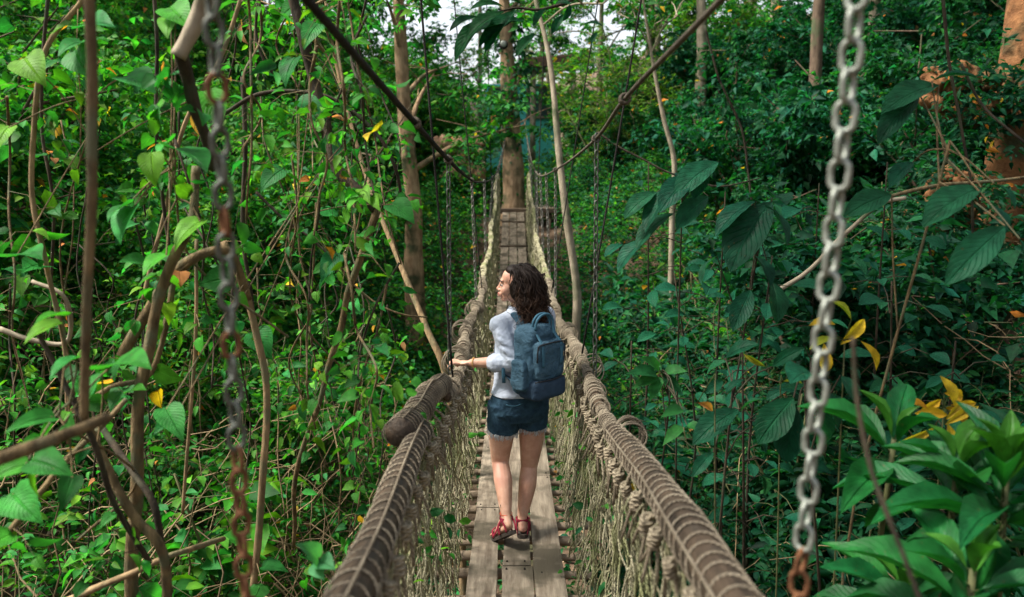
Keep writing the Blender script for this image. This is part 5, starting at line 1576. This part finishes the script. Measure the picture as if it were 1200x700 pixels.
LI = [
 ([(110, -60, 1.72), (106, 0, 1.7), (104, 120, 1.7), (108, 250, 1.7), (101, 400, 1.72), (99, 492, 1.75)], .0115, .010, M_VINE, 'straight upright brown vine hanging down to a broken stick', 0),
 ([(-40, 552, 1.55), (0, 536, 1.6), (60, 512, 1.65), (128, 484, 1.75)], .016, .013, M_VINE, 'blunt broken brown stick lying across the upright vine', 0),
 ([(262, -60, 2.5), (243, 0, 2.6), (226, 35, 2.6), (208, 66, 2.6)], .030, .026, M_BARK_PALE, 'thick sawn-off grey-brown branch above the rusty chain', 0),
 ([(212, 62, 2.62), (222, 95, 2.7), (232, 130, 2.75), (243, 160, 2.8), (248, 195, 2.85)], .022, .017, M_BARK_DARK, 'dark crooked branch growing from the sawn-off end', 4),
 ([(335, -60, 4.2), (345, 0, 4.2), (362, 60, 4.2), (376, 125, 4.2), (393, 192, 4.1), (440, 246, 4.0)], .026, .028, M_BARK_DARK, 'dark bent branch coming down to a knobbly elbow', 8),
 ([(441, 247, 4.0), (432, 275, 4.0), (412, 335, 4.05), (395, 400, 4.1), (376, 470, 4.15), (350, 545, 4.25), (345, 640, 4.5)], .020, .012, M_VINE, 'brown stem dropping from the knobbly elbow', 6),
 ([(262, 132, 4.3), (300, 112, 4.3), (345, 108, 4.3), (395, 118, 4.3), (440, 155, 4.3), (462, 195, 4.3), (470, 235, 4.35)], .012, .008, M_BARK_DARK, 'thin dark stem arching over like a bow', 6),
 ([(228, 195, 2.9), (226, 255, 2.85), (205, 305, 2.8), (182, 365, 2.8), (170, 425, 2.8), (164, 470, 2.8), (163, 560, 2.8), (155, 640, 2.85), (152, 760, 2.9)], .014, .026, M_VINE, 'thick upright brown vine stem with a swollen joint', 10),
 ([(262, 285, 3.4), (284, 335, 3.4), (302, 395, 3.4), (313, 450, 3.4), (309, 540, 3.4), (300, 640, 3.45), (296, 760, 3.5)], .015, .017, M_BARK_TAN, 'smooth tan vine standing behind the rusty chain', 3),
 ([(140, 430, 3.0), (172, 365, 3.0), (205, 318, 3.0), (245, 297, 3.05), (272, 302, 3.1), (292, 352, 3.2)], .022, .017, M_VINE, 'stout brown vine bent over in a hoop', 6),
 ([(100, 492, 2.4), (128, 545, 2.4), (158, 600, 2.4), (188, 640, 2.4), (196, 690, 2.45), (198, 760, 2.5)], .012, .018, M_VINE, 'curved brown stem running down beside the thick vine', 0),
 ([(118, 500, 2.7), (150, 545, 2.6), (180, 588, 2.5), (190, 640, 2.5)], .012, .012, M_BARK_DARK, 'dark stem slanting down to the curved stem', 0),
 ([(-30, 670, 2.2), (30, 600, 2.3), (75, 545, 2.4), (118, 505, 2.5), (150, 470, 2.6)], .010, .009, M_VINE, 'brown stem slanting up from the ground to the broken stick', 2),
 ([(60, 712, 2.6), (110, 690, 2.6), (160, 672, 2.6), (205, 650, 2.7), (260, 632, 3.0)], .013, .010, M_BARK_TAN, 'tan branch lying low over the dry stems', 0),
 ([(120, -40, 3.2), (95, 0, 3.2), (55, 50, 3.2), (42, 120, 3.2), (37, 220, 3.2), (55, 310, 3.2), (74, 400, 3.25), (82, 520, 3.3)], .010, .010, M_BARK_TAN, 'long thin tan vine bowed out to one side', 14),
 ([(210, 300, 3.1), (198, 370, 3.1), (176, 440, 3.1), (130, 455, 3.0), (90, 480, 3.0)], .012, .009, M_VINE, 'forked vine crossing the swollen joint', 4),
 ([(230, 280, 3.6), (229, 400, 3.6), (222, 500, 3.65), (215, 600, 3.7)], .008, .008, M_BARK_TAN, 'thin straight tan vine beside the hooped vine', 3),
 ([(0, 385, 3.4), (40, 400, 3.4), (80, 402, 3.4), (75, 350, 3.3), (35, 330, 3.3)], .012, .008, M_BARK_PALE, 'pale dead branch with a forked tip', 0),
 ([(40, 380, 2.3), (70, 440, 2.3), (110, 520, 2.3), (140, 600, 2.4), (175, 660, 2.5)], .008, .010, M_BARK_DARK, 'thin dark stem sloping behind the broken stick', 3),
 ([(180, -30, 3.8), (183, 60, 3.8), (184, 130, 3.8), (186, 200, 3.8), (200, 300, 3.8)], .009, .008, M_BARK_DARK, 'thin dark hanging vine near the sawn-off branch', 8),
 ([(60, -30, 3.6), (52, 60, 3.6), (48, 150, 3.6), (62, 230, 3.6), (60, 330, 3.7)], .008, .007, M_BARK_DARK, 'wavy dark vine in the brightest leaves', 10),
 ([(290, -30, 3.9), (262, 60, 3.9), (228, 120, 3.9), (206, 180, 3.9), (185, 280, 3.85), (168, 350, 3.8)], .010, .010, M_BARK_TAN, 'tan vine slanting behind the dark crooked branch', 8),
 ([(300, 225, 4.6), (330, 255, 4.6), (370, 285, 4.6), (405, 320, 4.6)], .009, .007, M_BARK_DARK, 'short dark twig sloping down from the bent branch', 4),
 ([(285, 90, 4.6), (288, 180, 4.6), (286, 280, 4.6), (300, 380, 4.6)], .014, .012, M_BARK_DARK, 'dark upright stem in the shade behind the chain', 5),
 ([(330, 95, 4.5), (310, 72, 4.5), (300, 30, 4.5), (310, -40, 4.5)], .008, .008, M_BARK_DARK, 'dark side shoot rising from the bowed stem', 8),
 ([(410, 330, 4.4), (440, 355, 4.4), (470, 368, 4.4), (500, 372, 4.5)], .006, .005, M_VINE, 'thin brown side twig of the dropping stem', 3),
 # right-hand side
 ([(1100, -40, 4.2), (1106, 0, 4.2), (1112, 70, 4.2), (1126, 150, 4.2), (1138, 215, 4.2), (1141, 300, 4.3)], .009, .006, M_BARK_DARK, 'thin dark upright stem on the shaded bank', 0),
 ([(1126, 75, 3.6), (1150, 120, 3.6), (1180, 150, 3.5), (1230, 190, 3.4)], .006, .006, M_BARK_DARK, 'dark twig reaching out over the shaded bushes', 0),
 ([(1000, 395, 1.35), (1004, 470, 1.35), (1020, 550, 1.32), (1050, 630, 1.28), (1085, 720, 1.25)], .0042, .0045, M_BARK_DARK, 'thin brown stem hanging beside the galvanised chain', 0),
 ([(905, 345, 5.6), (950, 315, 5.6), (990, 275, 5.5), (1030, 240, 5.4), (1060, 232, 5.4)], .017, .013, M_BARK_PALE, 'pale fallen branch propped in the dark leaves', 0),
 ([(700, 155, 8.5), (740, 180, 8.4), (790, 205, 8.3), (840, 218, 8.2), (890, 210, 8.2)], .012, .008, M_BARK_DARK, 'long dark twig across the shaded bushes', 4),
 ([(826, 30, 8.8), (842, 90, 8.8), (868, 150, 8.8), (878, 215, 8.8), (890, 300, 8.8)], .012, .012, M_BARK_DARK, 'dark wavy stem climbing the shaded bank', 8),
 ([(1010, 240, 6.0), (1080, 222, 6.0), (1140, 214, 6.0), (1210, 208, 6.0)], .015, .012, M_VINE, 'brown branch lying level on the shaded bank', 0),
]
for q, it in enumerate(LI):
    pts, r0, r1, mat, lab, nl = it
    right = pts[0][0] > 650
    liana(pts, r0, r1, mat, lab, nl, mixed(G_DEEP, .01) if right else mixed(G_SUN, .03), .085 if not right else .09, .85 if not right else .5, LF_HEART if not right else LF_MID, seed=q, knob=.35 if 'swollen' in lab or 'knobbly' in lab else .08,
          name='branch' if ('branch' in lab or 'stick' in lab or 'twig' in lab) else 'vine', cat='branch' if ('branch' in lab or 'stick' in lab or 'twig' in lab) else 'vine')
# many thinner hanging vines: look-alikes
rng = np.random.default_rng(77)
for q in range(46):
    u = rng.uniform(-40, 470); yy = rng.uniform(3.2, 6.5)
    v0 = rng.uniform(-80, 420); ln = rng.uniform(180, 420)
    k = 6; us = u + np.cumsum(rng.normal(0, 14, k)); vs = v0 + np.linspace(0, ln, k)
    th = rng.random() < .45
    liana([(a, b, yy + rng.normal(0, .1)) for a, b in zip(us, vs)], .0065, .0045, M_BARK_DARK if th else M_VINE, 'thin %s vine hanging in the tangle on the sunlit bank' % ('dark' if th else 'brown'), int(rng.integers(7, 20)), mixed(G_SUN, .02), (.052, .066, .075)[q % 3], (.55, .8, .5)[q % 3], (LF_MID, LF_HEART, LF_MID)[q % 3], 'vine', 200 + q,
          group='thin %s vines on the sunlit bank' % ('dark' if th else 'brown'), sides=6)

# ------------------------------------------------------------------ climbers and shrubs with leaves you can count
def leaf_part(parent, tm, pos, d, n, L, W, tint, mat, pet=None):
    m = MB(); m.leaves(tm, [pos], [d], [n], [L], [W], [tint])
    if pet is not None: m.tube([pet, (np.asarray(pet) + pos) / 2 + [0, 0, .004], pos], [.0028, .0024, .002], 5, col=(.06, .09, .03))
    return m.build('leaf', mat, parent)

def broad_shrub(label, spec, tm, base, mat, tint, name='broadleaf_shrub', bark=M_BARK_DARK, stem_r=.007, group=None, cat='shrub', bright=1.0, ar=.52):
    """spec: leaves as (pixel u,v,depth of the leaf base, pixel u,v,depth of the tip, roll)."""
    base = np.asarray(base, float)
    root = empty(name, base); tag(root, label, cat, group)
    bs = []
    for (u0, v0, y0, u1, v1, y1, roll) in spec:
        a, b_ = pix(u0, v0, y0), pix(u1, v1, y1)
        d = b_ - a; L = np.linalg.norm(d)
        n = np.array([math.sin(rad(roll)) * .8, -.55, .75])
        L *= .9
        leaf_part(root, tm, a, d, n + R.normal(0, .22, 3), L, L * ar * R.uniform(.85, 1.15), jitter_tint(tint, 1, .12, .06)[0] * bright, mat)
        bs.append(a)
    bs = np.array(bs); c = bs.mean(0)
    m = MB()
    top = c + [0, .06, .0]
    q = smooth_path([base + [R.normal(0, .15), .35, 0], base * .55 + top * .45 + [R.normal(0, .16), .25, 0], top + [R.normal(0, .03), 0, -.08], top], 5)
    m.tube(q, np.linspace(stem_r * 1.1, stem_r * .6, len(q)), 7)
    for a in bs:
        j = int(np.clip(R.integers(len(q) // 2, len(q)), 0, len(q) - 1))
        m.tube(smooth_path([q[j], (q[j] + a) / 2 + [0, .02, .02], a], 4), np.linspace(stem_r * .6, .003, 9), 5, caps=False)
    m.build('stem', bark, root)
    return root

def gz(x, y, dz=0.0): return np.array([x, y, float(ground_z(x, y)) + dz])

# glossy rosette plants in the lower right
def rosette(label, c, nl, L, tilt, seed, base, up_leaf=True, ar=.30):
    rng = np.random.default_rng(seed)
    root = empty('glossy_plant', base); tag(root, label, 'plant', 'glossy rosette plants')
    m = MB(); q = smooth_path([base, (np.asarray(base) + c) / 2 + [rng.normal(0, .04), .05, 0], c], 6); m.tube(q, np.linspace(.014, .009, len(q)), 8); m.build('stem', M_STEM, root)
    for k in range(nl):
        f = k / nl
        a = k * 2.399 + rng.normal(0, .2)
        el = rad(70 - 95 * f + rng.normal(0, 8)) if up_leaf else rad(35 - 70 * f)
        d = np.array([math.cos(a) * math.cos(el), math.sin(a) * math.cos(el), math.sin(el)]) + np.asarray(tilt)
        d = unit(d)
        n = np.array([-math.cos(a) * math.sin(el), -math.sin(a) * math.sin(el), math.cos(el)]) + rng.normal(0, .12, 3) + np.array([0, -.15, .1])
        p = np.asarray(c) - np.array([0, 0, .012 * k]) + d * .02
        ln = L * (.45 + .75 * min(1, f * 2.2)) * rng.uniform(.85, 1.15)
        t = jitter_tint(np.array([(.011, .112, .024), (.014, .128, .026), (.009, .092, .023)]), 1, .15, .08)[0]
        if f < .22: t = np.array([.045, .17, .02]) * rng.uniform(.8, 1.1)
        leaf_part(root, LF_LANCE, p, d, n, ln, ln * ar * rng.uniform(.9, 1.15), t, M_LEAF_GLOSS, np.asarray(c) - np.array([0, 0, .014 * k]))
    return root
c1 = pix(1180, 545, 2.15); rosette('glossy plant with long dark leaves and a pale new shoot, tallest by the bank', c1, 26, .28, (0, 0, .02), 3, gz(c1[0] + .05, 2.2), ar=.31)
c2 = pix(1048, 515, 2.55); rosette('glossy plant with one tall upright leaf beside the hanging stem', c2, 9, .27, (-.1, 0, .25), 8, gz(c2[0] + .1, 2.6), ar=.33)
c3 = pix(1122, 545, 2.3); rosette('glossy plant with a bright folded shoot between its taller neighbours', c3, 16, .25, (0, -.05, .0), 12, gz(c3[0] + .05, 2.35), ar=.32)
c4 = pix(1140, 668, 1.95); rosette('low glossy plant spreading over the lower slope', c4, 16, .26, (-.1, 0, 0), 17, gz(c4[0] + .1, 2.05), ar=.34)
c5 = pix(1060, 690, 2.2); rosette('low glossy plant with drooping leaves near the log rail', c5, 14, .24, (-.1, 0, -.1), 19, gz(c5[0] + .05, 2.25), ar=.34)
# yellow-leaved sprigs
def yellow_sprig(label, u, v, y, k, L, seed, cols, name='yellow_sprig'):
    rng = np.random.default_rng(seed); c = pix(u, v, y); base = gz(c[0] + .12, y + .25)
    root = empty(name, base); tag(root, label, 'plant')
    m = MB(); m.tube(smooth_path([base, (base + c) / 2 + [.03, 0, .08], c], 6), np.linspace(.006, .003, 13), 6); m.build('stem', M_STEM, root)
    for q in range(k):
        a = q * 2.399 + rng.normal(0, .3)
        d = np.array([math.cos(a), -.25 + .4 * rng.random(), math.sin(a) * .75]); p = c + unit(d) * .02 + rng.normal(0, .05, 3) * [1.3, .6, 1]
        leaf_part(root, LF_LANCE, p, d, np.array([0, -.8, .6]) + rng.normal(0, .25, 3), L * rng.uniform(.7, 1.15), L * rng.uniform(.24, .36), np.array(cols[q % len(cols)]) * rng.uniform(.65, 1.1), M_LEAF_BIG, c)
YC = [(.62, .36, .025), (.55, .26, .02), (.50, .34, .03), (.60, .42, .04)]
yellow_sprig('sprig of orange-yellow leaves standing above the glossy plants', 1106, 478, 2.9, 13, .13, 5, YC)
yellow_sprig('few yellow and lime leaves hanging by the galvanised chain', 990, 398, 3.0, 6, .14, 6, [(.60, .40, .03), (.30, .34, .03), (.62, .38, .03)])
yellow_sprig('pair of small yellow-green leaves among the dark shrubs', 915, 440, 3.6, 3, .10, 7, [(.36, .38, .03), (.45, .40, .04)])
yellow_sprig('single orange-brown dead leaf by the log rail', 838, 438, 3.2, 1, .12, 8, [(.55, .22, .06)], 'dead_leaf_sprig')

# broad, quilted leaves of the shrubs on the right
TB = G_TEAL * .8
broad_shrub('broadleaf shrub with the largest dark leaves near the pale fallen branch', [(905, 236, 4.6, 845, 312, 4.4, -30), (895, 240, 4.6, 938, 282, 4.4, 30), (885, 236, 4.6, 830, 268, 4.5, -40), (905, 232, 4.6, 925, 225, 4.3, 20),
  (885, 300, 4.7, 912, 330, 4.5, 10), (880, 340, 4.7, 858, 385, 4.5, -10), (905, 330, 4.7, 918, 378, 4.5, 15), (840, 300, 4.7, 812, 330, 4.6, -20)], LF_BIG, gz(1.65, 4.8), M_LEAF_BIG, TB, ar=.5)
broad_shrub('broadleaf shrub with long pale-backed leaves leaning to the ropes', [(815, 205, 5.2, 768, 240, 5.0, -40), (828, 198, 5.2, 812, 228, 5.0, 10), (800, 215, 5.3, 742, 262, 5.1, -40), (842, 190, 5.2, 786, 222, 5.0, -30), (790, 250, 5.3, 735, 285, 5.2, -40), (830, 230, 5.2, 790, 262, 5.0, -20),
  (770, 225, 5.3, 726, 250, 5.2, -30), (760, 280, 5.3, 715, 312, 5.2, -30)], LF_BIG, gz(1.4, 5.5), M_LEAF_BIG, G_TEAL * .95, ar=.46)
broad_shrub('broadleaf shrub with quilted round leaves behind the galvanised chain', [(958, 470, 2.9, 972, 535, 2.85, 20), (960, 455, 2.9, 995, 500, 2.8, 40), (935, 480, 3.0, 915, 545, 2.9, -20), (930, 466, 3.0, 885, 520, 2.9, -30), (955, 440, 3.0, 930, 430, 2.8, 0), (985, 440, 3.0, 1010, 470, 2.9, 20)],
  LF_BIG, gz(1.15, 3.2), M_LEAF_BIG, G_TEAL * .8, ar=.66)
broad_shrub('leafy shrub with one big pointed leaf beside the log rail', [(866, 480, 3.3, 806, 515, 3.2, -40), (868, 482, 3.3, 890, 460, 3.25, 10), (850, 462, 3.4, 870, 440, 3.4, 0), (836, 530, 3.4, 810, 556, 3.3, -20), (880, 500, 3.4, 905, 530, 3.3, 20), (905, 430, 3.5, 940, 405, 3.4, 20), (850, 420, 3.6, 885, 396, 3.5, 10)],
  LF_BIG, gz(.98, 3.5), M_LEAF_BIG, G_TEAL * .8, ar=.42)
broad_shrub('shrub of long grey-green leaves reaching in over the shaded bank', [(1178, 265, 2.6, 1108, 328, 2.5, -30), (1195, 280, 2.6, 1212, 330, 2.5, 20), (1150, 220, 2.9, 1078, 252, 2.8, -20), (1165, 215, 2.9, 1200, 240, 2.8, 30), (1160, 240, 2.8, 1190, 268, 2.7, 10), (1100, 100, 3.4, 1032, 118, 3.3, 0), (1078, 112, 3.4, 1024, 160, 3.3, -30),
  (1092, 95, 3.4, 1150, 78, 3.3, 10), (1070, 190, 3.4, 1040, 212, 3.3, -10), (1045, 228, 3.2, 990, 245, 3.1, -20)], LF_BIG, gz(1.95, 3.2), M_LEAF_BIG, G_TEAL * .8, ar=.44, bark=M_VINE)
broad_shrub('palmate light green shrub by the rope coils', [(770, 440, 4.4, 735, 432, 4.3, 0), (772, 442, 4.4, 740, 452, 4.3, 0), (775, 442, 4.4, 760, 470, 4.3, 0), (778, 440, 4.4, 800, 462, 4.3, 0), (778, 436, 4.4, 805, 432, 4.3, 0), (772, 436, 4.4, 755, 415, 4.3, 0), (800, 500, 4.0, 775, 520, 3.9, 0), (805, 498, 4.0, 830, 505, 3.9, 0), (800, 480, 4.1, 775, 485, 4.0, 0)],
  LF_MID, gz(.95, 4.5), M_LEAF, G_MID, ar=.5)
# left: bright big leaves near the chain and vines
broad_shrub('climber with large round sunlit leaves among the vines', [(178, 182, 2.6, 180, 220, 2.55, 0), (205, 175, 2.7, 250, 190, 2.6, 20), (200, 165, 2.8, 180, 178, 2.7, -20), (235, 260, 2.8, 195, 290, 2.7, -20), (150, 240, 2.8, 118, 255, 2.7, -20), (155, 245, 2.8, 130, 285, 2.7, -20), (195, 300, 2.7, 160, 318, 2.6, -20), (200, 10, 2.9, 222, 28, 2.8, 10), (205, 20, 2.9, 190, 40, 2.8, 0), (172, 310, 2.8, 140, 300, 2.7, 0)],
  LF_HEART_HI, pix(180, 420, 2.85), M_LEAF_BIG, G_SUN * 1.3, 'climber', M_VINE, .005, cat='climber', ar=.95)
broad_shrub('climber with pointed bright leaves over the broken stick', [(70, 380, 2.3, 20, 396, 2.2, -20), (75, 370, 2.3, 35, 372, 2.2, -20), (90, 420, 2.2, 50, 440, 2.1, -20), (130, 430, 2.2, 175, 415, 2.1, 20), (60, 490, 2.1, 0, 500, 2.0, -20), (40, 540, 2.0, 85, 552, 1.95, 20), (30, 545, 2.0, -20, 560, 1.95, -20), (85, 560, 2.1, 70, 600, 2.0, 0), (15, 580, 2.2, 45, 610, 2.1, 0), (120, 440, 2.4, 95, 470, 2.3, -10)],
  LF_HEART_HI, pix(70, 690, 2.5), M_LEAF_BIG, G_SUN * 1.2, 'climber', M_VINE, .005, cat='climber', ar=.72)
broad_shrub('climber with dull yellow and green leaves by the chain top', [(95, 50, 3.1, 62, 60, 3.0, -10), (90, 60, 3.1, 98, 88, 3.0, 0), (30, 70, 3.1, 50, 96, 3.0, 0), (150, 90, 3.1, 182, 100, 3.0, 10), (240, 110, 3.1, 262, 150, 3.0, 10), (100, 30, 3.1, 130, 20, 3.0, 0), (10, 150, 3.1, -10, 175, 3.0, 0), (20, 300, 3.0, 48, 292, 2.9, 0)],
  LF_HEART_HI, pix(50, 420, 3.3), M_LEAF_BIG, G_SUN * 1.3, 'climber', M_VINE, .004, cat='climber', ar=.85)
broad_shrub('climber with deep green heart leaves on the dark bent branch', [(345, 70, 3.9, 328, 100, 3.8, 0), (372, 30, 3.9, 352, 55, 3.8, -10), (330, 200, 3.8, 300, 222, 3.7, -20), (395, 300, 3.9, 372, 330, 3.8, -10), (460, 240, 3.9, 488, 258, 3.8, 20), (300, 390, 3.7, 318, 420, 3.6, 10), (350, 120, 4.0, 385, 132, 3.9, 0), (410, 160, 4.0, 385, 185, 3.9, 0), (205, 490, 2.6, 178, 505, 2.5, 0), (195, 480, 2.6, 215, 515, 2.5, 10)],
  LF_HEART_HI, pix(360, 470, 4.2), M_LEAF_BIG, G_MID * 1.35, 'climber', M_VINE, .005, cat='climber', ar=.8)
broad_shrub('young sprout with a round pale green leaf outside the log rail', [(372, 655, 2.0, 352, 634, 1.95, 0), (374, 658, 2.0, 392, 664, 1.95, 20), (370, 662, 2.0, 378, 680, 1.95, 0)], LF_HEART_HI, pix(372, 760, 2.15), M_LEAF_BIG, np.array([(.07, .26, .10)]), 'sprout', M_STEM, .003, cat='sprout', ar=.9)
# overhanging leafy branch at the top, in front of the sky
br = smooth_path([pix(760, -160, 7.0), pix(690, -20, 7.0), pix(640, 10, 7.0), pix(600, 10, 7.0), pix(560, 25, 7.0)], 6)
ob = empty('overhanging_branch', br[0]); tag(ob, 'overhanging branch with big dark drooping leaves against the bright sky', 'branch')
m = MB(); m.tube(br, np.linspace(.02, .006, len(br)), 7); m.build('stem', M_BARK_DARK, ob)
for (u0, v0, u1, v1) in ((592, 14, 545, 35), (606, 12, 565, 50), (608, 22, 560, 43), (615, 25, 540, 32), (590, 8, 555, 2), (628, 40, 603, 60), (640, 10, 622, 28), (660, 18, 645, 38), (668, 5, 662, 26), (650, 5, 668, 0), (575, 20, 530, 58), (682, 30, 704, 24), (700, 38, 690, 52), (612, 5, 570, -8), (560, 20, 527, 28), (635, 0, 600, -15)):
    leaf_part(ob, LF_BIG, pix(u0, v0, 7 + R.normal(0, .1)), pix(u1, v1, 6.9) - pix(u0, v0, 7), np.array([R.normal(0, .3), -.5, .7]), np.linalg.norm(pix(u1, v1, 7) - pix(u0, v0, 7)) * 1.1, np.linalg.norm(pix(u1, v1, 7) - pix(u0, v0, 7)) * .42, jitter_tint(G_DEEP, 1, .15, .05)[0], M_LEAF_BIG)

# individual shrubs on both banks: alike plants copied
def shrub_mesh(seed, h, n_sp, n, ll, ar, tint, tm):
    rng = np.random.default_rng(seed); m, tw = MB(), MB()
    stems = 5
    C = []
    for s in range(stems):
        d = rand_dirs(1, 50, 85, rng)[0]; q = smooth_path([np.zeros(3), d * h * .5, d * h + rng.normal(0, .1, 3)], 5)
        tw.tube(q, np.linspace(.014, .005, len(q)), 5); C.append(q[3:])
    C = np.vstack(C); i = rng.integers(0, len(C), n_sp)
    sprays(m, C[i], rand_dirs(n_sp, -5, 70, rng), rng.uniform(.25, .6, n_sp) * h * .6, n, ll, ar, tint, tm, .4, .015, (tw, .004), rng)
    return m.mesh('foliage', M_LEAF), tw.mesh('stem', M_STEM)
def place_shrubs(label, group, name, spots, mesh):
    for k, (x, y, s) in enumerate(spots):
        r_ = empty(name, (x, y, float(ground_z(x, y)) - .03)); tag(r_, label, 'shrub', group)
        r_.rotation_euler = (0, 0, R.uniform(0, 6.28)); r_.scale = (s, s, s)
        for nm, me in (('foliage', mesh[0]), ('stem', mesh[1])):
            o = bpy.data.objects.new(nm, me); COL.objects.link(o); o.parent = r_
def spots(n, x0, x1, y0, y1, s0, s1):
    P = scatter(n, x0, x1, y0, y1, marg=120); return [(p[0], p[1], R.uniform(s0, s1)) for p in P]
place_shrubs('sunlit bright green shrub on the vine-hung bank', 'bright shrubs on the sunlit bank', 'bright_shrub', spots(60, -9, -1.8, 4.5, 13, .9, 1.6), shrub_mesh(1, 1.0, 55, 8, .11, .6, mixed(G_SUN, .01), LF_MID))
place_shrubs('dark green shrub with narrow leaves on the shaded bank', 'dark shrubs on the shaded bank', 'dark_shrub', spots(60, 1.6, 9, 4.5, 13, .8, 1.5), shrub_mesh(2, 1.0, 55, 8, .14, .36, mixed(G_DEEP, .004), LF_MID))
place_shrubs('feathery yellow-green bush by the hut roof', 'feathery bushes by the hut', 'feathery_bush', [(2.6, 21.5, 2.2), (3.6, 22.5, 2.6), (4.6, 21.2, 2.2), (2.9, 24, 3.0), (5.4, 23.5, 2.8)], shrub_mesh(3, 1.2, 90, 14, .07, .3, mixed(G_FERN), LF_FAR))

nearR = [(x, y, s * 1.3) for x, y, s in ((.95, 3.0, .55), (1.1, 3.5, .62), (1.3, 2.9, .6), (1.5, 3.4, .7), (1.0, 4.1, .65), (1.35, 4.2, .75), (1.75, 3.9, .8), (2.1, 3.4, .8), (1.7, 2.9, .62), (2.4, 4.0, .9), (1.9, 4.8, .9), (1.2, 4.9, .8), (2.6, 3.2, .85), (.9, 2.5, .5), (1.15, 2.3, .5), (2.3, 2.7, .8))]
nearR += [(R.uniform(1.0, 3.4), R.uniform(3.0, 6.8), R.uniform(.75, 1.1)) for _ in range(26)]
place_shrubs('low dark shrub crowding the shaded slope below the log rail', 'low dark shrubs below the log rail', 'dark_shrub', nearR, shrub_mesh(5, 1.0, 75, 8, .13, .45, mixed(G_DEEP * .9, .003), LF_MID))

# teak-like saplings: every broad leaf an object of its own, blades shared
blade = []
for q in range(6):
    m = MB(); m.leaves(LF_BIG, [(0, 0, 0)], [(0, 1, 0)], [(0, 0, 1)], [1.0], [(.5, .44, .56)[q % 3]], [jitter_tint(G_TEAL * (.95 if q % 2 else 1.2), 1, .12, .08)[0]])
    m.tube([(0, -.14, -.02), (0, -.06, 0), (0, 0, 0)], .010, 5, col=(.05, .07, .03)); blade.append(m.mesh('leaf', M_LEAF_BIG))
rng = np.random.default_rng(909)
def teak(label, u, v, y, k, L, spread, group='broad-leaved saplings on the shaded bank'):
    top = pix(u, v, y); base = gz(top[0] + rng.normal(0, .15) + .15, y + .3)
    root = empty('broadleaf_sapling', base); tag(root, label, 'sapling', group)
    m = MB(); q = smooth_path([base, base * .5 + top * .5 + [rng.normal(0, .12), .12, 0], top], 6); m.tube(q, np.linspace(.014, .005, len(q)), 7)
    for j in range(k):
        f = .35 + .65 * (j + rng.random()) / k
        p0 = q[int(f * (len(q) - 1))] + rng.normal(0, .03, 3)
        a = j * 2.399 + rng.normal(0, .3)
        d = unit(np.array([math.cos(a), math.sin(a) * .8 - .35, rng.uniform(-.45, .35)]))
        arm = spread * rng.uniform(.3, 1.0)
        p = p0 + d * arm + [0, 0, .04]
        m.tube([p0, (p0 + p) / 2 + [0, 0, .03], p], [.0045, .0038, .003], 5, caps=False)
        n = unit(np.array([rng.normal(0, .3), -.45, .8])); n = unit(n - d * np.dot(n, d)); s = np.cross(d, n)
        ln = L * rng.uniform(.6, 1.15)
        o = bpy.data.objects.new('leaf', blade[int(rng.integers(0, 6))]); COL.objects.link(o); o.parent = root
        M4 = Matrix(((s[0], d[0], n[0]), (s[1], d[1], n[1]), (s[2], d[2], n[2]))).to_4x4()
        pl_ = p + d * ln * .14
        o.matrix_local = Matrix.Translation(Vector(tuple(pl_ - base))) @ M4 @ Matrix.Diagonal((ln, ln, ln, 1))
    m.build('stem', M_BARK_DARK, root)
for q, (u, v, y, k, L, sp, lab) in enumerate(((760, 190, 6.6, 22, .20, .35, 'broad-leaved sapling behind the thin pale sapling stem'), (850, 225, 6.0, 24, .22, .4, 'broad-leaved sapling under the long dark twig'), (905, 300, 5.2, 22, .20, .35, 'broad-leaved sapling at the foot of the pale fallen branch'),
        (960, 215, 6.4, 22, .22, .4, 'broad-leaved sapling behind the galvanised chain'), (790, 320, 6.0, 20, .17, .3, 'broad-leaved sapling outside the rope coils'), (1045, 330, 4.6, 20, .19, .3, 'broad-leaved sapling below the low orange earth'), (1120, 400, 4.2, 18, .17, .3, 'broad-leaved sapling behind the orange-yellow sprig'),
        (740, 400, 5.4, 16, .14, .25, 'small broad-leaved sapling beside the bulging rope rail'), (870, 400, 4.6, 18, .16, .28, 'small broad-leaved sapling behind the big pointed leaf'), (1040, 190, 6.0, 18, .2, .3, 'broad-leaved sapling above the level brown branch'))):
    teak(lab, u, v, y, k, L, sp)
